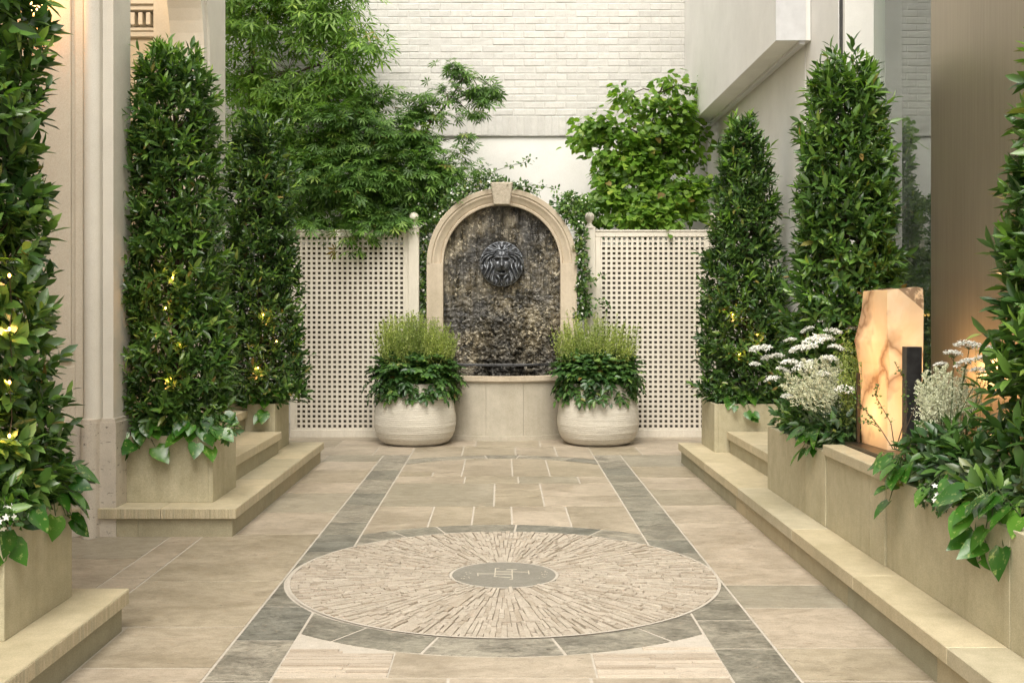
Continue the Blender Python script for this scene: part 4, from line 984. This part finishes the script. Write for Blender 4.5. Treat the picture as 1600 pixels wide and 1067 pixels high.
# jasmine over the arch
def on_arch(deg, dr=0.0, dy=.06): t = R(deg); return (FX + (RU + dr) * math.cos(t), FY + dy, ZS + (RU + dr) * math.sin(t))
r_ = random.Random(3)
bl = []; npz = []
for dg in range(66, 150, 5): bl.append((on_arch(dg, .035 + r_.uniform(-.02, .03), .03 + r_.uniform(-.06, .05)), (.07, .07, .045))); npz.append(60)
for dg in range(96, 128, 6): bl.append((on_arch(dg, .09 + r_.uniform(-.02, .04), .05), (.08, .06, .05))); npz.append(60)
tw = [[on_arch(96, .06), pt(770, 268, 10.6), pt(800, 258, 10.6), pt(818, 254, 10.6), pt(829, 248, 10.6)], [on_arch(84, .06), pt(820, 288, 10.6), pt(845, 290, 10.6), pt(868, 296, 10.6)], [on_arch(110, .08), pt(745, 270, 10.6), pt(757, 258, 10.6)]]
for t_ in tw:
    for p in t_[1:]: bl.append((tuple(p), (.055, .04, .03))); npz.append(14)
hedge('jasmine vine sprawling over the top of the fountain arch', 'jasmine_vine', 'vine', bl, OVAL, M['jasmine'], 31, .042, npz, .45, .10, tw, 'climbers around the fountain')
bl = []; npz = []; tw = []
for i, y in enumerate(range(318, 500, 14)):
    bl.append((tuple(pt(661 + r_.uniform(-3, 3), y, 10.78)), (.085, .07, .075))); npz.append(110)
bl += [(tuple(pt(672, 315, 10.8)), (.10, .08, .09)), (tuple(pt(688, 300, 10.8)), (.10, .08, .08)), (tuple(pt(650, 310, 10.85)), (.12, .08, .1)), (tuple(pt(705, 300, 10.75)), (.08, .05, .05))]; npz += [150, 130, 150, 70]
hedge('dark jasmine squeezed between the left post and the fountain arch', 'jasmine_vine', 'vine', bl, OVAL, M['jasmine'], 32, .045, npz, .48, .05, None, 'climbers around the fountain', root0=tuple(pt(660, 560, 10.78)))
bl = []; npz = []
cen = [(880, 322), (892, 310), (902, 330), (885, 335), (905, 350), (908, 368), (906, 388), (909, 408), (914, 428), (908, 448), (912, 466), (916, 484), (905, 492), (925, 440), (938, 432), (935, 470), (948, 478), (930, 484), (896, 345), (918, 318)]
for (x_, y_) in cen: bl.append((tuple(pt(x_, y_, 10.56)), (.06, .05, .06) if x_ < 922 else (.045, .03, .025))); npz.append(75 if x_ < 922 else 12)
bl += [(tuple(pt(885, 318, 10.8)), (.16, .1, .1)), (tuple(pt(910, 330, 10.85)), (.14, .1, .12)), (tuple(pt(905, 400, 10.82)), (.07, .05, .4)), (tuple(pt(905, 470, 10.82)), (.07, .05, .2))]; npz += [220, 220, 260, 120]
tw = [[pt(905, 350, 10.55), pt(912, 410, 10.54), pt(908, 450, 10.54), pt(915, 500, 10.55)], [pt(910, 470, 10.55), pt(930, 466, 10.53), pt(950, 476, 10.53)], [pt(912, 440, 10.55), pt(928, 440, 10.53), pt(942, 430, 10.53)]]
hedge('jasmine climbing down the right side of the fountain onto the lattice', 'jasmine_vine', 'vine', bl, OVAL, M['jasmine'], 33, .05, npz, .5, .04, tw, 'climbers around the fountain', root0=tuple(pt(910, 560, 10.7)))
hedge('dense low shrubbery behind the left trellis', 'evergreen_shrub', 'shrub', [(tuple(pt(470 + i * 32, 395 + (i % 2) * 30, 11.05)), (.17, .14, .3)) for i in range(6)], OVAL, M['maple_dark'], 34, .06, [160] * 6, .45, 0, None, None, root0=(-1.5, 11.05, 0))
hedge('dense low shrubbery behind the right trellis', 'evergreen_shrub', 'shrub', [(tuple(pt(945 + i * 30, 395 + (i % 2) * 30, 11.05)), (.17, .14, .3)) for i in range(6)], OVAL, M['jasmine'], 35, .06, [160] * 6, .45, 0, None, None, root0=(1.5, 11.05, 0))

# urns
def urn(label, cx, cy, seed):
    root = empty('planter_urn', (cx, cy, 0)); tag(root, label, 'pot', 'two rounded ribbed pots beside the fountain')
    g = G(); c = [(0, 0), (.20, .0), (.265, .006), (.31, .028), (.345, .07), (.367, .125), (.378, .19), (.377, .25), (.368, .32), (.354, .40), (.336, .48), (.318, .55), (.314, .565), (.300, .568), (.292, .56), (.290, .50)]
    # refine, with fine horizontal ribs
    zz = []; 
    for (r0_, z0_), (r1_, z1_) in zip(c[:-1], c[1:]):
        k = max(1, int(math.hypot(r1_ - r0_, z1_ - z0_) / .004))
        for i in range(k): t = i / k; zz.append((r0_ + (r1_ - r0_) * t, z0_ + (z1_ - z0_) * t))
    zz.append(c[-1]); rd = np.random.default_rng(seed)
    n = 120; P = np.array(zz); a_ = np.linspace(0, 2 * PI, n, endpoint=False)
    Rr = P[:, 0][:, None] + np.zeros((1, n)); Zz = P[:, 1][:, None] + np.zeros((1, n))
    q = np.stack([np.cos(a_)[None, :] * 2.2 + 0 * Rr, np.sin(a_)[None, :] * 2.2 + 0 * Rr, Zz * 150], -1)
    Rr = Rr + (fbm(q, 3, seed) - .45) * .0048 * (P[:, 1] > .03)[:, None] * (Rr > .2)
    V = np.stack([cx + Rr * np.cos(a_), cy + Rr * np.sin(a_), Zz], -1).reshape(-1, 3); k = len(zz)
    g.add(V, [(i * n + j, i * n + (j + 1) % n, (i + 1) * n + (j + 1) % n, (i + 1) * n + j) for i in range(k - 1) for j in range(n)], 0, True)
    put(g, 'pot_body', M['urn'], root)
    g = G(); g.lathe([(.295, .50), (.2, .535), (.0, .55)], (cx, cy, 0), 32, cap=False); put(g, 'soil', M['soil'], root)
M['urn'] = stone('ribbed_pot_stone', (.54, .50, .42), (.66, .62, .53), 3.5, (1, 1, 5), .75, .5)
urn('left rounded cream pot with horizontal ribs in front of the basin', -.80, 10.2, 4); urn('right rounded cream pot with horizontal ribs in front of the basin', .89, 10.2, 8)
def mound(label, cx, cy, z, seed, R0=.43):
    """dark compound-leaved mound spilling over the pot rim"""
    r = np.random.default_rng(seed); root = empty('trailing_plant', (cx, cy, z - .05)); tag(root, label, 'plant', 'dark leafy plants spilling from the round pots')
    g = G(); gs_ = G(); n = 900
    for i in range(n):
        th = r.random() * 2 * PI; el = r.random(); hang = r.random() < .3
        ln = r.uniform(.55, 1) * R0; p0 = np.array([cx + .16 * math.cos(th) * r.random(), cy + .16 * math.sin(th) * r.random(), z - .02])
        od = np.array([math.cos(th), math.sin(th), 0])
        if hang: p2 = p0 * [1, 1, 0] + [0, 0, z] + od * ln * .72 + np.array([0, 0, -r.uniform(.02, .20)]); p1 = (p0 + p2) / 2 + np.array([0, 0, .10])
        else: p2 = p0 + od * ln * math.cos(el * 1.3) * .78 + np.array([0, 0, .03 + ln * .56 * math.sin(el * 1.45)]); p1 = (p0 + p2) / 2 + np.array([0, 0, .05])
        if i % 3 == 0: gs_.tube([p0, p1, p2], .0025, .001, 3)
        dd_ = unit(p2 - p1) + np.array([0, 0, -.25]); dd_ = unit(dd_); side = unit(np.cross(dd_, [0, 0, 1])); m_ = 7
        P = []; D = []
        for k in range(3):
            for s_ in (-1, 1): P.append(p2 - dd_ * .032 * (k + .3)); D.append(dd_ * .5 + side * s_)
        P.append(p2); D.append(dd_)
        P = np.array(P); D = np.array(D); N = unit(np.array([0, 0, 1.0]) + od * .6 + r.normal(0, .25, (7, 3)))
        leaves(g, OVAL[0], OVAL[1], P, D + r.normal(0, .12, (7, 3)), N, r.uniform(.05, .078), r.uniform(.027, .038), 0)
    put(gs_, 'stem', M['stem'], root); put(g, 'foliage', M['fern'], root)
mound('dark leafy plant spilling over the rim of the left pot', -.80, 10.2, .60, 41); mound('dark leafy plant spilling over the rim of the right pot', .89, 10.2, .60, 42)
def heath(label, cx, cy, z0, z1, rx, ry, n, seed, mt='heath', name='heath_plant', cat='plant', group=None, tl=.017):
    r = np.random.default_rng(seed); root = empty(name, (cx, cy, z0)); tag(root, label, cat, group); g = G(); gs_ = G()
    for i in range(n):
        a_ = r.random() * 2 * PI; q = math.sqrt(r.random()); bx_ = cx + rx * q * math.cos(a_); by = cy + ry * q * math.sin(a_)
        if fbm(np.array([[bx_ * 9, by * 9, seed * 1.0]]), 2)[0] < .33: continue
        h_ = (z1 - z0) * r.uniform(.55, 1.12) * (1 - .22 * q * q) * (.72 + .55 * float(vnoise(np.array([[bx_ * 7 + 3, by * 7, seed * .7]]), 5)[0])); tx = bx_ + (bx_ - cx) * .26 + r.normal(0, .034); ty = by + (by - cy) * .22 + r.normal(0, .022)
        p0 = np.array([bx_, by, z0]); p1 = np.array([tx, ty, z0 + h_])
        gs_.tube([p0, (p0 + p1) / 2, p1], .0014, .0006, 3)
        k = int(26 * h_ / .25) + 8; s_ = r.uniform(.25, 1, k)[:, None]; P = p0 + (p1 - p0) * s_
        D = r.normal(0, 1, (k, 3)) + [0, 0, .9]; leaves(g, LAN[0], LAN[1], P, D, r.normal(0, 1, (k, 3)), tl * r.uniform(.6, 1.5, k), tl * .38, 0)
    put(gs_, 'stem', M['stem'], root); put(g, 'foliage', M[mt], root)
heath('fine yellow green heath standing up out of the left pot', -.795, 10.2, .66, 1.17, .32, .28, 700, 51, group='fine upright heath in the round pots')
heath('fine yellow green heath standing up out of the right pot', .875, 10.2, .66, 1.17, .32, .28, 700, 52, group='fine upright heath in the round pots')

# pothos plants trailing over planter edges
def pothos(label, p, n, seed, out=(0, -1, 0), L=.115, spread=.14, hang=.10, name='pothos_plant', extra=None):
    r = np.random.default_rng(seed); p = np.array(p, float); root = empty(name, tuple(p)); tag(root, label, 'plant', 'glossy heart leaved plants at the planter edges'); g = G(); gs_ = G()
    out = unit(np.array(out, float)); side = np.cross(out, [0, 0, 1])
    for i in range(n):
        s_ = r.uniform(-1, 1); f = r.uniform(-.1, .8); q = p + side * s_ * spread + out * f * .10 + np.array([0, 0, r.uniform(-hang, .09) if f > .3 else r.uniform(0.01, .10)])
        mid = (p + q) / 2 + np.array([0, 0, .05]); gs_.tube([p, mid, q], .0028, .002, 4)
        D = unit(out * .8 + side * s_ * .8 + np.array([0, 0, -.75]) + r.normal(0, .25, 3)); N = unit(out * .9 + np.array([0, 0, .7]) + r.normal(0, .25, 3))
        l_ = L * r.uniform(.65, 1.1); leaves(g, HEART[0], HEART[1], np.array([q]), np.array([D]), np.array([N]), l_, l_ * .8, 0)
    for st in (extra or []):
        pts = [np.array(tuple(a_)) for a_ in st]; gs_.tube(pts, .003, .002, 5)
        for k, a_ in enumerate(pts[2:]):
            D = unit(np.array([(.9 if k % 2 else -.8), -.2, -.35])); leaves(g, HEART[0], HEART[1], np.array([a_]), np.array([D]), unit(np.array([[.1, -.7, .7]])), L * .95, L * .55, 0)
    put(gs_, 'stem', M['stem'], root); put(g, 'foliage', M['pothos'], root)
pothos('large leaved pothos at the left corner of the planter on the front steps', (-2.06, 6.25, .55), 13, 61, (0, -1, 0), .125, .15)
pothos('large leaved pothos at the right corner of the planter on the front steps', (-1.72, 6.24, .55), 15, 62, (.25, -1, 0), .12, .14)
pothos('small pothos on the rim of the back left planter', (-1.80, 8.39, .54), 7, 63, (.2, -1, 0), .11, .08)
pothos('small pothos in the back left planter, farthest left', (-2.05, 8.39, .54), 5, 64, (0, -1, 0), .10, .08)
pothos('pothos hanging over the far end of the nearest left planter', (-1.66, 4.05, .56), 14, 65, (1, -.2, 0), .105, .12)
pothos('pothos hanging over the near end of the nearest left planter', (-1.68, 3.72, .56), 12, 66, (1, -.3, 0), .10, .10)
pothos('pothos on the rim of the back right planter', (1.80, 8.39, .54), 9, 67, (0, -1, 0), .10, .14)
pothos('pothos with a drooping leaf on the far trough, left of the sculpture', (1.66, 5.80, .55), 12, 68, (-1, -.2, 0), .115, .18)
pothos('bright pothos on the trough just right of the sculpture plinth', (1.66, 4.56, .56), 13, 69, (-1, -.1, 0), .12, .13)
pothos('pothos with two long dangling stems over the nearest right trough', (1.66, 3.72, .56), 17, 70, (-1, -.1, 0), .125, .20,
       extra=[[(1.66, 3.80, .56), (1.60, 3.80, .52), tuple(pt(1523, 832, 3.78)), tuple(pt(1512, 868, 3.78))], [(1.66, 3.72, .56), (1.61, 3.72, .50), tuple(pt(1540, 845, 3.7)), tuple(pt(1530, 872, 3.7))]])
pothos('pothos in the middle of the nearest right trough', (1.68, 4.15, .56), 9, 71, (-1, 0, 0), .10, .2, .03)
# small white-flowered trailing plants
hedge('tiny white flowered creeper on the rim of the nearest right trough', 'flowering_creeper', 'plant', [((1.63, 4.02 + .07 * i, .555 - .02 * (i % 2)), (.045, .05, .04)) for i in range(4)], OVAL, M['fern'], 81, .022, [110] * 4, .7, .10, None, 'small white flowered creepers')
hedge('tiny white flowered creeper in the nearest left planter', 'flowering_creeper', 'plant', [((-1.64, 3.62 + .07 * i, .56), (.05, .05, .04)) for i in range(2)], OVAL, M['fern'], 82, .022, [110] * 2, .7, .12, None, 'small white flowered creepers')
# mixed leafy fillers
def filler(label, blobs, mt, seed, L=.06, n=230, W=.42, T=None, name='leafy_plant'):
    return hedge(label, name, 'plant', blobs, T or OVAL, M[mt], seed, L, [n] * len(blobs), W, 0, None, None)
filler('leafy green underplanting at the foot of the shrub on the far trough', [((1.72 + .02 * (i % 2), 5.62 + .16 * i, .60), (.12, .12, .10)) for i in range(7)], 'fern', 91, .062, 170)
filler('grey green leafy clump left of the sculpture', [((1.74, 5.58, .64), (.10, .09, .12)), ((1.80, 5.72, .70), (.12, .12, .14)), ((1.70, 5.85, .62), (.09, .1, .08))], 'grey', 92, .06, 160)
filler('mounded leafy plant beneath the creamy plumes right of the sculpture', [((1.74, 4.50, .65), (.10, .12, .12)), ((1.80, 4.35, .68), (.13, .14, .14)), ((1.76, 4.15, .64), (.12, .14, .12)), ((1.72, 4.5, .56), (.08, .1, .06))], 'fern', 93, .075, 190)
filler('grey leaved clump in the nearest right trough', [((1.72, 4.28, .60), (.09, .12, .08)), ((1.76, 3.95, .62), (.12, .12, .10)), ((1.80, 3.66, .60), (.12, .12, .10))], 'grey', 94, .07, 150)
filler('broad leaved clump under the nearest right laurel', [((1.84, 3.62, .62), (.12, .12, .09)), ((1.72, 3.85, .59), (.08, .1, .05)), ((1.98, 3.6, .63), (.14, .1, .09))], 'laurel', 95, .095, 130)
filler('underplanting at the foot of the planter shrub on the left steps', [((-1.98 + .13 * i, 6.28, .57), (.10, .07, .06)) for i in range(4)], 'fern', 96, .05, 130)
filler('underplanting in the nearest left planter', [((-1.70, 3.66 + .13 * i, .60), (.09, .08, .09)) for i in range(5)], 'laurel', 97, .075, 90)
filler('underplanting in the back left planter', [((-2.08 + .12 * i, 8.42, .56), (.08, .06, .05)) for i in range(4)], 'fern', 98, .05, 110)
filler('underplanting in the back right planter', [((1.72 + .12 * i, 8.42, .56), (.08, .06, .05)) for i in range(4)], 'fern', 99, .05, 110)
# white umbels
def umbel(label, base, heads, seed, rad_=.045, mt='petal'):
    r = np.random.default_rng(seed); root = empty('white_umbel_plant', base); tag(root, label, 'flowers', 'lacy white flowers in the right troughs'); gs_ = G(); g = G(); gl = G()
    for hd in heads:
        h_ = np.array(tuple(hd[0])); rr_ = hd[1] * 1.12; b0 = np.array(base) + r.normal(0, .03, 3) * [1, 1, 0]
        top0 = h_ - np.array([0, 0, .03]); gs_.tube([b0, b0 * .35 + top0 * .65 + r.normal(0, .012, 3), top0], .0022, .0014, 4)
        m_ = 18; a_ = np.arange(m_) * 2.4; q = np.sqrt((np.arange(m_) + .5) / m_)
        tilt = r.normal(0, .2, 2)
        for k in range(m_):
            dx, dy = rr_ * q[k] * math.cos(a_[k]), rr_ * q[k] * math.sin(a_[k]); c = h_ + np.array([dx, dy, -.35 * rr_ * q[k] ** 2 + tilt[0] * dx + tilt[1] * dy])
            gs_.tube([top0, c], .0009, .0006, 3)
            n = 16; o = r.normal(0, 1, (n, 3)) * np.array([.006, .006, .003]) * (rr_ / .045); D = r.normal(0, 1, (n, 3)) + [0, 0, .25]
            leaves(g, OVAL[0], OVAL[1], c + o, D, unit(np.array([0, -.3, 1]) + r.normal(0, .3, (n, 3))), .008 * (rr_ / .045), .006 * (rr_ / .045), 0)
    put(gs_, 'stem', M['stem'], root); put(g, 'flower_head', M[mt], root)
hd = [(pt(x_, y_, Y_), rr_) for x_, y_, Y_, rr_ in ((1272, 528, 5.75, .062), (1252, 540, 5.7, .05), (1290, 524, 5.8, .045), (1235, 562, 5.7, .042), (1258, 566, 5.65, .05), (1195, 540, 5.95, .034), (1214, 553, 5.85, .03), (1207, 588, 5.8, .034), (1303, 514, 5.8, .038), (1334, 508, 5.85, .03), (1285, 580, 5.6, .036), (1235, 528, 5.85, .028), (1310, 540, 5.7, .04), (1225, 575, 5.75, .034), (1180, 566, 6.0, .026), (1262, 512, 5.9, .03), (1296, 556, 5.6, .04))]
umbel('tall lacy white flowers on the far trough, left of the sculpture', (1.80, 5.80, .57), hd, 101)
hd = [(pt(x_, y_, Y_), rr_) for x_, y_, Y_, rr_ in ((1322, 604, 5.5, .042), (1230, 616, 5.75, .028), (1180, 542, 6.1, .03), (1198, 556, 6.0, .026))]
umbel('short white flowers low on the far trough', (1.74, 5.7, .57), hd, 102)
hd = [(pt(x_, y_, Y_), rr_) for x_, y_, Y_, rr_ in ((1514, 534, 4.5, .045), (1508, 562, 4.45, .036), (1540, 556, 4.4, .034), (1470, 566, 4.6, .024), (1530, 574, 4.4, .03), (1490, 548, 4.5, .03), (1552, 540, 4.45, .034))]
umbel('white flowers standing over the plumes right of the sculpture', (1.80, 4.45, .57), hd, 103)
def plumes(label, base, tips, seed):
    r = np.random.default_rng(seed); root = empty('astilbe_plant', base); tag(root, label, 'flowers', 'feathery cream plumes in the right troughs'); g = G(); gs_ = G()
    for t in tips:
        t = np.array(tuple(t)); b0 = np.array(base) + r.normal(0, .025, 3) * [1, 1, 0]; ax = t - b0; gs_.tube([b0, b0 + ax * .5, t], .002, .0008, 4); axu = unit(ax); ln = min(.17, np.linalg.norm(ax) * .8)
        for k in range(30):
            f = k / 30; p = t - axu * ln * (1 - f); bl_ = .060 * (1 - f) ** .8 + .008; o = unit(np.cross(axu, r.normal(0, 1, 3))); e = p + (o * .8 + axu * .7) * bl_
            m_ = 20; s_ = r.random((m_, 1)); P = p + (e - p) * s_ + r.normal(0, .0016, (m_, 3)); leaves(g, LAN[0], LAN[1], P, r.normal(0, 1, (m_, 3)) + axu, r.normal(0, 1, (m_, 3)), .0085, .0035, 0)
    put(gs_, 'stem', M['stem'], root); put(g, 'plume', M['plume'], root)
plumes('cream plumes beneath the white flowers left of the sculpture', (1.75, 5.65, .57), [pt(x_, y_, 5.6) for x_, y_ in ((1250, 578), (1262, 570), (1272, 562), (1284, 556), (1293, 562), (1276, 585), (1300, 575), (1262, 590), (1286, 592), (1240, 590), (1228, 584), (1222, 600), (1308, 562), (1246, 604), (1296, 606), (1314, 590), (1276, 610), (1256, 560))], 111)
plumes('cream plumes to the right of the sculpture', (1.78, 4.45, .60), [pt(x_, y_, 4.5) for x_, y_ in ((1446, 580), (1460, 574), (1474, 578), (1488, 582), (1502, 590), (1470, 598), (1490, 604), (1450, 602), (1512, 604), (1434, 596), (1480, 570), (1524, 596), (1518, 622), (1438, 618), (1462, 622), (1486, 628), (1506, 576), (1530, 612), (1456, 590))], 112)
heath('wispy green heath immediately left of the sculpture', 1.80, 5.58, .58, 1.16, .07, .12, 110, 121, group='wispy heath in the right troughs')
heath('wispy green heath in front of the bronze panel', 1.98, 4.45, .58, 1.17, .13, .13, 110, 122, group='wispy heath in the right troughs', tl=.011)
# bare twigs with buds in front of the sculpture
r = np.random.default_rng(7); root = empty('budding_twig', (1.74, 4.72, .57)); tag(root, 'thin arching twigs with small buds crossing in front of the sculpture', 'twigs'); gs_ = G(); g = G()
for pts in ([(1395, 700), (1375, 668), (1352, 640), (1330, 612), (1316, 598)], [(1400, 700), (1418, 640), (1412, 590), (1398, 566)], [(1398, 700), (1392, 660), (1368, 618), (1372, 602)], [(1405, 695), (1432, 630), (1440, 600), (1452, 560)], [(1375, 668), (1360, 660), (1340, 655)], [(1500, 690), (1512, 600), (1478, 545)]):
    P = [np.array(tuple(pt(x_, y_, 4.78))) for x_, y_ in pts]; gs_.tube(P, .0024, .0012, 4)
    for a_, b_ in zip(P[1:-1], P[2:]):
        for k in range(5):
            c = a_ + (b_ - a_) * (k / 5); n = 4; leaves(g, OVAL[0], OVAL[1], np.repeat([c], n, 0) + r.normal(0, .008, (n, 3)), r.normal(0, 1, (n, 3)), r.normal(0, 1, (n, 3)), .014, .009, 0)
put(gs_, 'stem', M['stembrown'], root); put(g, 'bud', M['jasmine'], root)
